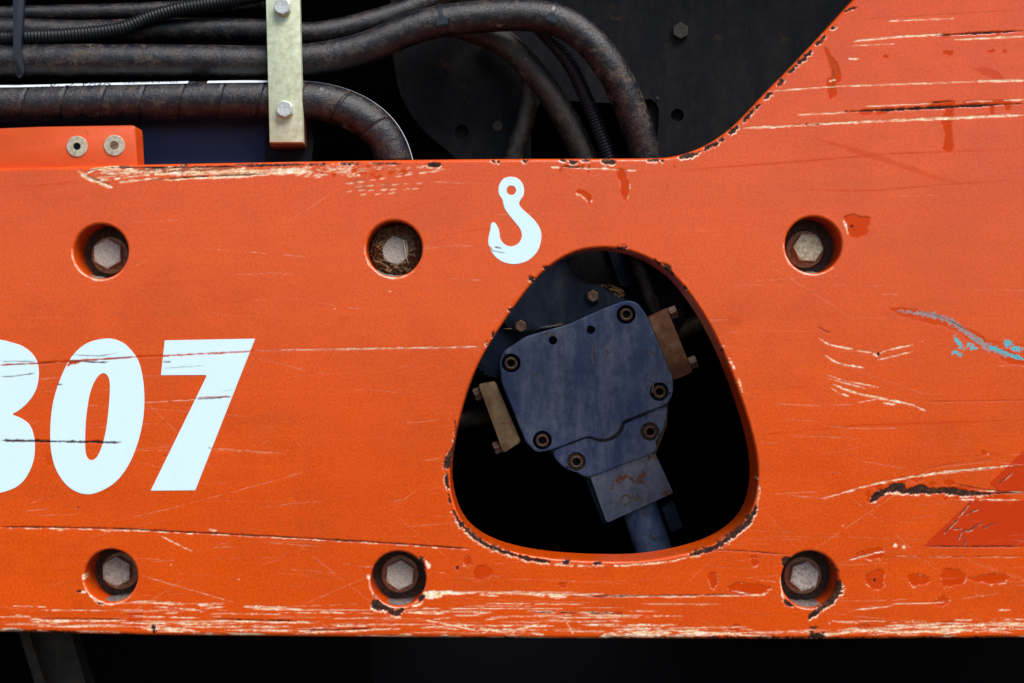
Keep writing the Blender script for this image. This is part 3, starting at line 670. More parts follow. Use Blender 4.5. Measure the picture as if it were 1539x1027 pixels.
def make_sdf(outer, holes, r_out, r_hole):
    outer = np.array(outer, float)
    boxes = [(h[:, 0].min(), h[:, 0].max(), h[:, 1].min(), h[:, 1].max()) for h in holes]
    def f(x, y):
        d = poly_sdf(x, y, outer) - r_out
        for h, (x0, x1, y0, y1) in zip(holes, boxes):
            k = np.where((x > x0 - 40) & (x < x1 + 40) & (y > y0 - 40) & (y < y1 + 40))[0]
            if len(k):
                d[k] = np.minimum(d[k], -poly_sdf(x[k], y[k], h) - r_hole)
        return d
    return f

def strip(contour, r, depth, rows_r=6, rows_w=8, outward=True, step=1.4):
    """rounded edge and wall along a closed contour; returns px,py,depth,paint weight,quads. outward: plate lies outside the contour (a hole)"""
    C = resample(ccw(contour), step)
    T = np.roll(C, -1, 0) - np.roll(C, 1, 0); T /= np.linalg.norm(T, axis=1)[:, None]
    Nn = np.stack([T[:, 1], -T[:, 0]], 1)           # away from the inside of the contour
    if not outward:
        Nn = -Nn
    px, py, dp, wt = [], [], [], []
    for k in range(rows_r + 1):
        a = k / rows_r * math.pi / 2
        off = r * (1 - math.sin(a)); px.append(C[:, 0] + Nn[:, 0] * off); py.append(C[:, 1] + Nn[:, 1] * off)
        dp.append(np.full(len(C), r * (1 - math.cos(a)))); wt.append(np.full(len(C), 1.0))
    for k in range(1, rows_w + 1):
        t = k / rows_w
        px.append(C[:, 0].copy()); py.append(C[:, 1].copy()); dp.append(np.full(len(C), r + (depth - r) * t)); wt.append(np.full(len(C), max(0.0, 1 - t * 2.2)))
    n = len(C); R = len(px)
    i = np.arange(n); j = (i + 1) % n
    Q = np.concatenate([np.stack([k * n + i, k * n + j, (k + 1) * n + j, (k + 1) * n + i], 1) for k in range(R - 1)])
    if not outward:
        Q = Q[:, ::-1]
    return np.concatenate(px), np.concatenate(py), np.concatenate(dp), np.concatenate(wt), Q

def solid_plate(name, outer, holes, r_out, r_hole, d0, thick, step, fine=None, back=True, hole_depths=None, attrs=False, relief=0.0, back_step=12, estep=1.4):
    sdf = make_sdf(outer, holes, r_out, r_hole)
    O = np.array(outer, float)
    x0, y0 = O.min(0) - 2; x1, y1 = O.max(0) + 2
    xs = axis(x0, x1, step, fine[0] if fine else None); ys = axis(y0, y1, step, fine[1] if fine else None)
    px, py, Q = flat_sheet(sdf, xs, ys)
    PX, PY, DP, WT, QQ = [px], [py], [np.zeros(len(px))], [np.ones(len(px))], [Q[:, ::-1]]
    n = len(px)
    conts = [(outer, r_out, thick, False)] + [(h, r_hole, (hole_depths[i] if hole_depths else thick), True) for i, h in enumerate(holes)]
    for c, r, dep, ow in conts:
        a, b, c_, w, q = strip(c, max(r, .3), dep, outward=ow, step=estep)
        PX.append(a); PY.append(b); DP.append(c_); WT.append(w); QQ.append(q + n); n += len(a)
    nb = n
    if back:
        thr = [h for i, h in enumerate(holes) if not hole_depths or hole_depths[i] >= thick - .01]
        bx, by, bq = flat_sheet(make_sdf(outer, thr, 0, 0), axis(x0, x1, back_step), axis(y0, y1, back_step))
        PX.append(bx); PY.append(by); DP.append(np.full(len(bx), thick)); WT.append(np.zeros(len(bx))); QQ.append(bq + n); n += len(bx)
    px = np.concatenate(PX); py = np.concatenate(PY); dp = np.concatenate(DP); wt = np.concatenate(WT); Q = np.concatenate(QQ)
    k = (D + d0) / D * S
    if relief:
        dp = dp + sample(HT, px, py) * wt * relief * (dp < r_out + 8)
    V = np.stack([(px - CX) * k, (d0 * S + dp * S), (CY - py) * k], 1)
    me = mesh_np(name, V, Q)
    if attrs:
        add_attrs(me, px, py, wt)
    return me

def add_attrs(me, px, py, wt):
    for an, ks in (('wear', ('rust', 'cream', 'red', 'grime')), ('marks', ('dark', 'teal', 'smear', 'pale'))):
        A = np.stack([sample(LAY[q], px, py) * wt for q in ks], 1).astype(np.float32)
        at = me.attributes.new(an, 'FLOAT_COLOR', 'POINT'); at.data.foreach_set('color', A.ravel())

# ------------------------------------------------------------------ the orange plate
T_PLATE = 75.0
top = [(-220, 254), (18, 251.5), (120, 249.5), (210, 247), (400, 243.5), (600, 240), (750, 238.5), (900, 238), (975, 237.5), (1000, 236.5), (1022, 232.5), (1045, 225), (1066, 215), (1086, 202), (1107, 184.5), (1132, 159),
       (1157, 132), (1182, 107), (1212, 75.5), (1242, 43.5), (1271, 12), (1300, -20), (1330, -52), (1380, -105)]
top = list(map(tuple, catmull(top[:8], False, 2))) + list(map(tuple, catmull(top[8:], False, 4)))
outline = np.array(top + [(1760, -112), (1760, 960), (1520, 960), (1200, 962), (900, 961), (500, 958.5), (200, 955.5), (18, 951.5), (-220, 948)])
tri_seen = [(906, 377), (867, 381), (833.5, 397), (802, 424), (763, 476), (732, 524), (709, 571), (691, 632), (681, 685), (679.5, 713), (684, 744), (698, 777), (725, 801), (767, 818), (829, 829), (907, 833), (969, 831), (1034, 818),
            (1076, 801), (1108, 775), (1124, 740), (1127, 697), (1120, 655), (1105, 604), (1079, 535), (1050, 478), (1017, 431), (985, 402), (945, 383)]
tri_seen = np.array(tri_seen, float)
kk = T_PLATE / (D + T_PLATE)
ax_ = np.array([CX, CY])
tri = catmull(ax_ + (tri_seen - ax_) / (1 - kk), True, 7)
for _ in range(6):
    tri = (np.roll(tri, 1, 0) + tri * 2 + np.roll(tri, -1, 0)) / 4
tri = resample(tri, 7)
BORES = [(151.5, 378, 41), (592.5, 374, 42), (1222.5, 368.5, 42.5), (166.5, 866, 40), (598.5, 870.5, 41.5), (1217, 871.5, 43)]
BORE_D = 57.0
holes = [tri] + [circle(x, y, r, 72) for x, y, r in BORES]
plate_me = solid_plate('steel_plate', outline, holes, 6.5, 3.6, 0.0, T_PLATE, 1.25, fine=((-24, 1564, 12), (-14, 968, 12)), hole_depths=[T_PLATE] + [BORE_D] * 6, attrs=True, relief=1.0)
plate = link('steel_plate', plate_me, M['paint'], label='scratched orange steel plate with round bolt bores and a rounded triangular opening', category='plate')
for x, y, r in BORES:
    bm = bmesh.new()
    bmesh.ops.create_circle(bm, cap_ends=True, segments=48, radius=(r + .5) * S)
    me = bm_done(bm, 'bore_seat')
    o = link('bore_seat', me, M['seat'], plate)
    o.location = ((x - CX) * S, (BORE_D - .6) * S, (CY - y) * S); o.rotation_euler = (math.radians(90), 0, 0)

# --- vinyl numbers, hook and triangle
def decal(name, outer, inner, mat_, proud=.45, step=1.2, parent=None):
    sdf = make_sdf(outer, inner, 0, 0)
    O = np.array(outer)
    xs = np.arange(O[:, 0].min() - 2, O[:, 0].max() + 3, step); ys = np.arange(O[:, 1].min() - 2, O[:, 1].max() + 3, step)
    px, py, Q = flat_sheet(sdf, xs, ys)
    h = sample(HT, px, py)
    n = len(px)
    V = [np.stack([(px - CX) * S, (-proud + h * .25) * S, (CY - py) * S], 1)]; QQ = [Q[:, ::-1]]; PX, PY = [px], [py]
    for c, ow in [(outer, False)] + [(i, True) for i in inner]:
        a, b, dd, w, q = strip(c, .05, proud + .9, 1, 1, ow, step)
        V.append(np.stack([(a - CX) * S, (dd - proud) * S, (CY - b) * S], 1)); QQ.append(q + n); n += len(a); PX.append(a); PY.append(b)
    me = mesh_np(name, np.concatenate(V), np.concatenate(QQ))
    px = np.concatenate(PX); py = np.concatenate(PY)
    add_attrs(me, px, py, np.ones(len(px)))
    return link(name, me, mat_, parent)

def cr(p, n=6):
    return catmull(p, True, n)
zero_o = cr([(159, 509), (178, 512), (193, 522), (209, 545), (216.5, 585), (215, 631), (204, 675), (187, 709), (165, 731), (134, 743), (106, 734), (86, 709), (77, 678), (76, 638), (81, 600), (93.5, 563), (109, 535), (131, 516)])
zero_i = cr([(155, 561), (163, 567), (165.3, 585), (162, 628), (156, 662), (147, 685), (137, 692), (129.5, 684), (128, 662), (129.5, 628), (135.5, 591), (145, 569)])
seven = resample(np.array([(247.7, 511.7), (383.5, 509.2), (293.5, 737), (226.5, 737.6), (311.5, 563.7), (242, 564)]), 2.0)
seven = np.array([(247.7, 511.7), (383.5, 509.2), (293.5, 737), (226.5, 737.6), (311.5, 563.7), (242, 564)])
eight_o = np.vstack([catmull([(-28, 512), (0, 511), (18, 515), (33, 520), (47, 530), (56, 544), (58.5, 563), (54.5, 585), (43.6, 603), (29.6, 616), (17, 623)], False, 5),
                     catmull([(31, 628), (43.6, 637.6), (50.5, 653), (52.5, 672), (50, 694), (41, 715), (30, 728), (16, 736), (-8, 742), (-36, 739), (-60, 727), (-76, 706), (-80, 680), (-72, 654), (-56, 634), (-38, 623), (-52, 608), (-62, 585), (-60, 560), (-48, 530)], False, 5)])
eight_i1 = cr([(-14, 556), (-6, 562), (-6, 580), (-13, 596), (-22, 602), (-29, 594), (-28, 576), (-22, 560)])
eight_i2 = cr([(-22, 640), (-14, 646), (-14, 668), (-22, 690), (-32, 697), (-40, 688), (-40, 666), (-32, 646)])
decal('digit_decal', eight_o, [eight_i1, eight_i2], M['white'], parent=plate)
decal('digit_decal', zero_o, [zero_i], M['white'], parent=plate)
decal('digit_decal', seven, [], M['white'], parent=plate)
hk = [(450, 148), (500, 160), (540, 200), (557, 250), (552, 305), (530, 340), (515, 370), (522, 400), (560, 440), (610, 485), (655, 530), (690, 585), (705, 640), (700, 705), (680, 770), (640, 825), (585, 868), (520, 890), (450, 895), (380, 878),
      (325, 845), (285, 800), (262, 755), (250, 705), (255, 655), (268, 600), (273, 560), (283, 542), (298, 538), (315, 550), (335, 585), (345, 620), (350, 665), (365, 700), (395, 730), (440, 745), (485, 735), (520, 705), (537, 665), (535, 625),
      (515, 580), (470, 525), (430, 475), (395, 425), (380, 380), (370, 340), (345, 300), (338, 250), (350, 205), (375, 170), (410, 152)]
hook = cr([(690 + x / 5.705, 240 + y / 5.705) for x, y in hk], 4)
hook_hole = circle(690 + 448 / 5.705, 240 + 263 / 5.705, 41 / 5.705, 36)
# its two dark scuffs
decal('hook_decal', hook, [hook_hole], M['white'], parent=plate, step=1.0)
tri_d1 = np.array([(1390, 820.5), (1394, 814.5), (1458, 753), (1466, 751), (1560, 752), (1600, 752), (1600, 820.5)])
tri_d2 = np.array([(1488, 726), (1600, 618), (1600, 741), (1500, 737)])
decal('triangle_decal', tri_d1, [], M['redvinyl'], parent=plate, proud=.35)
decal('triangle_decal', tri_d2, [], M['redvinyl'], parent=plate, proud=.35)
del zero_o, zero_i

# ------------------------------------------------------------------ bolts in the bores
def hex_head_mesh(af, h, name='head', n=48, dish=.6):
    """hexagon head with a chamfered face, axis +Z, foot at 0 (pixel units)"""
    a = np.arange(n) * 2 * np.pi / n
    rh = (af / 2) / np.cos(((a + np.pi / 6) % (np.pi / 3)) - np.pi / 6)
    rc = af * .475
    rings = [(rh, np.zeros(n)), (rh, h - (rh - rc) * .42), (np.full(n, rc), np.full(n, h)), (np.full(n, rc * .6), np.full(n, h - dish * .4)), (np.full(n, rc * .02), np.full(n, h - dish))]
    V = np.concatenate([np.stack([r * np.cos(a), r * np.sin(a), z], 1) for r, z in rings]) * S
    i = np.arange(n); j = (i + 1) % n
    Q = np.concatenate([np.stack([k * n + i, k * n + j, (k + 1) * n + j, (k + 1) * n + i], 1) for k in range(len(rings) - 1)])
    me = mesh_np(name, V, Q); me.set_sharp_from_angle(angle=math.radians(22)); return me

def ring_mesh(ro, ri, h, name='washer', n=56, ch=1.2):
    a = np.arange(n) * 2 * np.pi / n
    prof = [(ri, 0), (ro, 0), (ro, h - ch), (ro - ch, h), (ri + ch * .5, h), (ri, h - ch * .5), (ri, 0)]
    V = np.concatenate([np.stack([r * np.cos(a), r * np.sin(a), np.full(n, z)], 1) for r, z in prof]) * S
    i = np.arange(n); j = (i + 1) % n
    Q = np.concatenate([np.stack([k * n + i, k * n + j, (k + 1) * n + j, (k + 1) * n + i], 1) for k in range(len(prof) - 1)])
    me = mesh_np(name, V, Q); me.set_sharp_from_angle(angle=math.radians(30)); return me

def text_mesh(s, size, depth, name='marking'):
    c = bpy.data.curves.new(name, 'FONT'); c.body = s; c.size = size; c.extrude = depth; c.align_x = 'CENTER'; c.align_y = 'CENTER'; c.resolution_u = 2
    o = bpy.data.objects.new(name, c); col.objects.link(o)
    bpy.context.view_layer.update()
    me = bpy.data.meshes.new_from_object(o.evaluated_get(bpy.context.evaluated_depsgraph_get()))
    bpy.data.objects.remove(o); bpy.data.curves.remove(c); me.name = name
    return me

FRONT = (math.radians(90), 0, 0)     # local +Z looks at the viewer
def tilt(loc_px, d, parent=None):
    return Vector(((loc_px[0] - CX) * S, d * S, (CY - loc_px[1]) * S))

bolt_specs = [
    (0, 0, 'hex bolt in the clean bore directly above the white zero', (0.5, 1.5), '8.8'),
    (1, 12, 'hex bolt packed round with brown dirt and a straw across it', (-.5, .8), 'LE'),
    (2, 26, 'hex bolt in the bore with a red paint chip beside its rim', (-1, 2), '10.9'),
    (3, 0, 'hex bolt in the bore below the white zero, low on the plate', (-.5, -1), None),
    (4, -4, 'hex bolt in the bore with a white scrape leading off its rim', (0, -.6), None),
    (5, -11, 'pitted hex bolt in the bore with a broad rusty chip on its rim', (-1.2, .5), None)]
head_me = hex_head_mesh(40, 19.5)
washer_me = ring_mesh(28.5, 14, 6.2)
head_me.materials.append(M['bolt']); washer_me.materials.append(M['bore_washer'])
for i, ang, lab, (ox, oy), mk in bolt_specs:
    x, y, r = BORES[i]
    t = thing('hex_bolt', lab, 'bolt', tilt((x + ox, y + oy), BORE_D - .8), 'hex bolts in the plate bores')
    t.rotation_euler = FRONT
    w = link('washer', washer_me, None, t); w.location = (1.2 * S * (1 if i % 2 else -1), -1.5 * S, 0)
    h = link('head', head_me.copy(), None, t); h.data.materials.clear(); h.data.materials.append(M[('bolt', 'bolt', 'bolt_olive', 'bolt_brown', 'bolt', 'bolt_pitted')[i]]); h.location = (0, 0, 6.0 * S); h.rotation_euler = (0, 0, math.radians(ang))
    if mk:
        me = text_mesh(mk, 8.5 * S, .35 * S); me.materials.append(M['washer'])
        o = link('head_marking', me, None, h); o.location = (-6.5 * S, 8.5 * S, 19.3 * S); o.rotation_euler = (0, 0, math.radians(35 - ang))

# dirt
def clump(name, x, y, rx, ry, d0, height, mat_, seed, label, hole=0, keep=None, n=60, bumpy=1.0, group=None):
    g = np.linspace(-1, 1, n)
    U, Vv = np.meshgrid(g, g)
    # disc mapping
    Xd = U * np.sqrt(1 - Vv * Vv / 2); Yd = Vv * np.sqrt(1 - U * U / 2)
    R = np.hypot(Xd, Yd)
    px = x + Xd * rx; py = y + Yd * ry
    hgt = height * (1 - R ** 4 * .55) * (.55 + .9 * fbm(px * .10, py * .10, seed)) + bumpy * (fbm(px * .35, py * .35, seed + 4) - .5) * height * .8
    if keep is not None:
        hgt = hgt * keep(px, py)
    hgt = np.maximum(hgt, -.5)
    hgt[R > .999] = -1.0
    Vt = np.stack([(px - CX) * S, (d0 - hgt) * S, (CY - py) * S], 2).reshape(-1, 3)
    idx = np.arange(n * n).reshape(n, n)
    Q = np.stack([idx[:-1, :-1], idx[1:, :-1], idx[1:, 1:], idx[:-1, 1:]], 2).reshape(-1, 4)
    return link(name, mesh_np(name, Vt, Q), mat_, label=label, category='dirt')
x, y, r = BORES[1]
clump('packed_dirt', x, y, r - .8, r - .8, BORE_D - 1, 27, M['dirt'], 3, 'crumbly brown dirt packed around a bolt in its bore',
      keep=lambda px, py: np.where((px < x - 2) & (py < y - 24), .25, 1.0) * sstep(14, 22, np.hypot(px - x + .5, py - y - 2)) * 1.0 + .05, n=90, bumpy=.8)
bm = bmesh.new()
pts = catmull([(604.5, 360, 0), (606, 370, -1.5), (608.5, 384, -1), (611.5, 394, 1.5)], False, 6)
sw = []
for k, p in enumerate(pts):
    rr = .9 * (1 - .5 * k / len(pts))
    sw.append([bm.verts.new(((p[0] + rr * math.cos(a) - CX) * S, (28.5 + p[2] + rr * math.sin(a)) * S, (CY - p[1]) * S)) for a in (0, 1.57, 3.14, 4.71)])
for a, b in zip(sw[:-1], sw[1:]):
    for q in range(4):
        bm.faces.new((a[q], a[(q + 1) % 4], b[(q + 1) % 4], b[q]))
link('straw', bm_done(bm, 'straw', True), M['straw'], label='thin pale straw lying across the dirt-packed bolt', category='straw')
# dust lying on the lower wall of each bore
def bore_dust(i, a0, a1, label):
    x, y, r = BORES[i]
    na, nd = 26, 16
    A = np.linspace(math.radians(a0), math.radians(a1), na); Dp = np.linspace(6, BORE_D - 1, nd)
    AA, DD = np.meshgrid(A, Dp)
    u = (AA - A[0]) / (A[-1] - A[0]); v = (DD - 6) / (BORE_D - 7)
    env = np.sin(np.pi * np.clip(u, 0, 1)) * sstep(.02, .35, v)
    hh = env * (2.2 + 5 * (fbm(AA * 9, DD * .15, i) - .25)) - .4
    hh[(u <= 0) | (u >= 1)] = -.4
    rr = r - hh
    px = x + rr * np.cos(AA); py = y + rr * np.sin(AA)
    V = np.stack([(px - CX) * S, DD * S, (CY - py) * S], 2).reshape(-1, 3)
    idx = np.arange(na * nd).reshape(nd, na)
    Q = np.stack([idx[:-1, :-1], idx[1:, :-1], idx[1:, 1:], idx[:-1, 1:]], 2).reshape(-1, 4)
    link('dust_heap', mesh_np('dust_heap', V, Q), M['dust'], label=label, category='dirt')
bore_dust(0, 80, 125, 'thin grey dust on the bottom of the clean bore above the zero')
bore_dust(1, 50, 140, 'grey dust under the bolt that is packed round with dirt')
bore_dust(2, 72, 112, 'pale dust on the bottom of the bore beside the red chip')
bore_dust(3, 48, 112, 'grey dust under the bolt in the bore below the zero')
bore_dust(4, 58, 118, 'grey dust under the bolt in the bore with the white scrape')
bore_dust(5, 62, 122, 'grey dust under the pitted bolt with the rusty chipped rim')

# ------------------------------------------------------------------ slabs: bevelled extrusions of a traced outline
def slab(poly, d0, thick, bev, name='slab', segs=2, flare=None):
    """outline seen at front depth d0, extruded straight back; front edge bevelled"""
    P = ccw(poly)
    k = (D + d0) / D * S
    bm = bmesh.new()
    f = [bm.verts.new(((x - CX) * k, d0 * S, (CY - y) * k)) for x, y in P]
    b = [bm.verts.new(((x - CX) * k, (d0 + thick) * S, (CY - y) * k)) for x, y in P]
    ff = bm.faces.new(f); bm.faces.new(b[::-1])
    for i in range(len(P)):
        j = (i + 1) % len(P)
        bm.faces.new((f[j], f[i], b[i], b[j]))
    if bev > 0:
        bmesh.ops.bevel(bm, geom=[e for e in ff.edges], offset=bev * k, segments=segs, affect='EDGES', profile=.5, clamp_overlap=True)
    return bm_done(bm, name, True, 40)

def rounded(poly, r, n=5):
    P = np.array(poly, float); out = []
    m = len(P)
    for i in range(m):
        a, b, c = P[i - 1], P[i], P[(i + 1) % m]
        u = (a - b) / np.linalg.norm(a - b); v = (c - b) / np.linalg.norm(c - b)
        rr = min(r, np.linalg.norm(a - b) * .45, np.linalg.norm(c - b) * .45)
        p, q = b + u * rr, b + v * rr
        for t in np.linspace(0, 1, n):
            out.append((1 - t) ** 2 * p + 2 * t * (1 - t) * b + t * t * q)
    return np.array(out)

# --- orange mounting block with two countersunk screws
blk_o = rounded([(-150, 199), (60, 191), (203, 188.5), (207, 262), (-150, 266)], 5)
t = thing('mounting_block', 'small orange block with two countersunk screws, above the plate edge', 'block', W(28, 262, 14))
put('block_body', slab(blk_o, 14, 42, 3.2), M['block'], t)
k14 = (D + 14) / D
for (sx, sy, sock) in ((116, 220.5, True), (172, 219, False)):
    loc = Vector(W(sx, sy, 14)) - t.location
    a = ring_mesh(16, 5.5 if sock else 6.5, 2.4, 'screw', 48, .9)
    o = link('countersunk_screw', a, M['csk'], t); o.location = loc + Vector((0, .6 * S, 0)); o.rotation_euler = FRONT
    c = hex_head_mesh(11.6 if sock else 14, .8, 'socket', 48, .3)
    q = link('socket', c, M['black'] if sock else M['washer'], o); q.location = (0, 0, .35 * S if sock else 1.0 * S); q.rotation_euler = (0, 0, .1)

# ------------------------------------------------------------------ tubes
def tube(pts, r, name='hose', rows=None, seg=40, step=3.0, mod=None, n=10):
    """pts: (x, y, depth) as seen; r pixel radius as seen"""
    P = np.array([[*W(a, b, c)] for a, b, c in pts])
    P = catmull(P, False, 14)
    st = step * S
    P = resample(P, st, closed=False)
    m = len(P)
    T = np.gradient(P, axis=0); T /= np.linalg.norm(T, axis=1)[:, None]
    up = np.array([0, -1.0, 0])
    N1 = np.cross(T, up); N1 /= np.linalg.norm(N1, axis=1)[:, None] + 1e-9     # lies in the picture plane
    N2 = np.cross(N1, T)
    a = np.arange(seg) * 2 * np.pi / seg
    kd = np.mean([(D + c) / D for _, _, c in pts])
    s = np.arange(m) * step
    R = np.full((m, seg), r * kd)
    if mod is not None:
        R = R * mod(s[:, None] + 0 * a[None], a[None] + 0 * s[:, None])
    V = P[:, None] + (np.cos(a)[None, :, None] * N1[:, None] + np.sin(a)[None, :, None] * (-N2[:, None]) * 1.0) * (R * S)[:, :, None]
    idx = np.arange(m * seg).reshape(m, seg); nx = np.roll(idx, -1, 1)
    Q = np.stack([idx[:-1], nx[:-1], nx[1:], idx[1:]], 2).reshape(-1, 4)
    me = mesh_np(name, V.reshape(-1, 3), Q)
    return me, P, T, N1, N2, r * kd

HG = 'hydraulic hoses above the plate'
def hose(pts, r, label, mat_, lump=.02, group=HG, **kw):
    sd = int(pts[0][1]) % 50
    def mod(s, a):
        return 1 + lump * (fbm(s * .02, a * .8, sd) - .5) * 2
    me = tube(pts, r, 'hydraulic_hose', mod=kw.pop('mod', mod), **kw)
    return link('hydraulic_hose', me[0], mat_, label=label, category='hose', **({'group': group} if group else {})), me

# main hose that arches over and dives behind the plate
hose([(-200, 95, 120), (20, 92, 115), (150, 91, 110), (300, 92, 108), (400, 93, 108), (480, 88, 110), (550, 72, 112), (610, 47, 112), (660, 33, 112), (740, 24, 112), (800, 24, 110), (850, 36, 108), (893, 70, 110), (925, 115, 118), (948, 165, 130), (966, 220, 145), (985, 300, 170)], 24, 'thick dusty black hose arching past the dark back plate', M['rubber'])
# upper hose
hose([(-200, 40, 165), (20, 45, 160), (120, 48, 160), (250, 45, 158), (330, 45, 156), (400, 47, 150), (470, 51, 150), (540, 38, 155), (600, 20, 160), (660, -5, 165), (740, -40, 170)], 17.5, 'thinner dusty hose running above the thick arching hose', M['rubber'])
hose([(-200, 26, 190), (30, 21, 185), (120, 19, 182), (240, 15, 182), (380, 5, 190), (500, -20, 195)], 12, 'thin grey hose at the very top of the bundle', M['rubber'])
# striped hose with diagonal wrap
def wrap(s, a):
    ph = (s / 61.5 + (a - 1.2) * .105) % 1.0
    g = np.exp(-((ph - .5) * 61.5 / 1.5) ** 2)
    return 1 - .12 * g + .01 * (ph - .5)
_, (hm, hp, hT, hN1, hN2, hr) = hose([(-200, 158, 100), (20, 157, 100), (150, 154, 98), (300, 151, 96), (400, 150, 96), (470, 152, 96), (520, 164, 98), (560, 188, 102), (585, 222, 108), (598, 270, 116), (604, 330, 125)], 28, 'wrapped black hose with a pale printed stripe along its top', M['rubber'], mod=wrap, step=1.6, seg=56)
hose_striped = bpy.data.objects[[o.name for o in col.objects if o.name.startswith('hydraulic_hose')][-1]]

def on_hose(s, ang, lift=.5):
    """point on the striped hose: arc length s (px), angle ang from the viewer's side up over the top"""
    L = np.r_[0, np.cumsum(np.linalg.norm(np.diff(hp, axis=0), axis=1))] / S
    f = [np.interp(s, L, hp[:, k]) for k in range(3)]
    n1 = np.array([np.interp(s, L, hN1[:, k]) for k in range(3)])
    n1 /= np.linalg.norm(n1)
    if n1[2] < 0 or (abs(n1[2]) < .3 and n1[0] < 0):
        n1 = -n1
    fr = np.array([0, -1.0, 0])
    v = math.cos(ang) * fr + math.sin(ang) * n1
    return np.array(f) + v * (hr + lift) * S
LT = np.sum(np.linalg.norm(np.diff(hp, axis=0), axis=1)) / S
ss = np.arange(10, LT - 5, 5.0); aa = np.radians(np.linspace(50, 84, 6))
V = np.array([[on_hose(s, a) for a in np.radians(np.linspace(52 + 24 * sstep(620, 700, s), 87, 6))] for s in ss]).reshape(-1, 3)
idx = np.arange(len(ss) * 6).reshape(len(ss), 6)
brk = ~((ss > 505) & (ss < 540))
Q = np.stack([idx[:-1, :-1], idx[1:, :-1], idx[1:, 1:], idx[:-1, 1:]], 2)[brk[:-1]].reshape(-1, 4)
link('print_stripe', mesh_np('print_stripe', V, Q), M['print'], hose_striped)
def hose_text(s0, txt, size, angc):
    me = text_mesh(txt, size * S, 0.0)
    n = len(me.vertices)
    for v in me.vertices:
        x, y_ = v.co.x / S, v.co.y / S
        v.co = on_hose(s0 - x, angc - y_ / hr, .9)       # printed upside down as seen
    me.update()
    link('hose_print', me, M['ink'], hose_striped)
hose_text(330, 'MSHA IC 10/11', 19, math.radians(66))
hose_text(435, '19 mm (3/4")', 10, math.radians(66))
hose_text(478, '2751/15', 10, math.radians(66))

# hoses on the right
hose([(640, 26, 175), (700, 42, 172), (750, 62, 170), (785, 90, 172), (815, 125, 176), (842, 165, 182), (866, 210, 190), (885, 260, 200), (895, 320, 205)], 19, 'brown dusted hose curving down behind the corrugated conduit', M['rubberbrown'])
hose([(735, 40, 212), (770, 68, 212), (792, 100, 215), (797, 140, 220), (788, 185, 225), (772, 235, 232), (760, 300, 240)], 14, 'dark slim hose bending back below the arching hoses', M['rubberbrown'])

def ribs(period, depth):
    return lambda s, a: 1 - depth * (.5 + .5 * np.cos(2 * np.pi * s / period))
def conduit(pts, r, label, period=5.2):
    me = tube(pts, r, 'corrugated_conduit', mod=ribs(period, .16), step=.9, seg=28)[0]
    return link('corrugated_conduit', me, M['conduit'], label=label, category='conduit', group='corrugated conduits')
conduit([(-200, 64, 110), (30, 57, 112), (110, 53, 116), (180, 44, 122), (225, 27, 128), (270, 14, 130), (320, 6, 134), (420, -12, 140)], 11.5, 'corrugated black conduit climbing across the stacked hoses')
conduit([(790, 22, 150), (822, 55, 152), (855, 95, 154), (880, 145, 158), (900, 195, 164), (920, 250, 172), (935, 300, 180)], 11.5, 'corrugated black conduit hanging beside the thick arching hose')

# ties and strap
def tie(x, y, d, r, ang, label, lug=True):
    t = thing('cable_tie', label, 'cable tie', W(x, y, d), 'cable ties on the hoses')
    k = (D + d) / D
    a = ring_mesh((r + 1.6) * k, (r - .5) * k, 6 * k, 'band', 40, .8)
    o = link('band', a, M['tie'], t); o.rotation_euler = (0, math.radians(90 - ang), 0); o.location = (0, 0, 0)
    if lug:
        bm = bmesh.new(); bmesh.ops.create_cube(bm, size=1)
        for v in bm.verts:
            v.co = Vector((v.co.x * 19 * S, v.co.y * 10 * S, v.co.z * 13 * S))
        bmesh.ops.bevel(bm, geom=bm.edges[:], offset=2 * S, segments=2, affect='EDGES')
        q = link('tie_head', bm_done(bm, 'tie_head', True, 40), M['tie'], t)
        q.location = (3 * S, -(r * .9) * k * S, -(r * .28) * S); q.rotation_euler = (0, math.radians(-ang), 0)
tie(662, 32, 112, 24, 12, 'black tie round the arching hose where it levels out')
tie(826, 27, 108, 24, -18, 'black tie round the arching hose where it turns down')
strap = thing('hose_strap', 'dark navy flat strap standing across the hose bundle', 'strap', W(28, 110, 84))
put('strap_band', slab(rounded([(19, -40), (37, -40), (35, 20), (31, 75), (37, 108), (26, 118), (20, 80)], 4), 80, 8, 1.5), M['tie'], strap)

# --- zinc clamp bar
t = thing('clamp_bar', 'pale yellow zinc flat bar clamping the hoses', 'clamp bar', W(430, 214, 62))
put('bar', slab([(398, -60), (448.5, -60), (455.5, 214), (405, 214)], 62, 15, 1.0), M['zinc'], t)
put('spacer', slab(rounded([(403, 130), (456, 130), (456.5, 219), (405.5, 220)], 3), 78, 34, 1.5), M['spacer'], t)
zb = hex_head_mesh(23, 11, 'bolt_head', 48, .4); zb.materials.append(M['boltclean'])
zw = ring_mesh(14, 6, 1.6, 'bolt_washer'); zw.materials.append(M['zinc'])
for bx, by in ((425.5, 12), (429, 165.5)):
    o = link('bolt_head', zb, None, t); o.location = Vector(W(bx, by, 62)) - t.location + Vector((0, -1.4 * S, 0)); o.rotation_euler = FRONT
    q = link('washer', zw, None, o); q.location = (0, 0, -1.3 * S)
# block the bar is bolted to
t = thing('clamp_block', 'dark rounded standoff block below the zinc clamp bar', 'block', W(430, 300, 113))
put('block_body', slab(rounded([(398, 150), (458, 150), (472, 205), (462, 300), (398, 300)], 14), 113, 60, 3), M['backplate'], t)

# --- navy panel behind the orange block
t = thing('navy_panel', 'dark navy steel panel with rust spots beside the orange block', 'panel', W(300, 330, 150))
put('panel_sheet', slab([(-200, 172), (400, 172), (408, 330), (-200, 330)], 150, 10, 1), M['navy'], t)

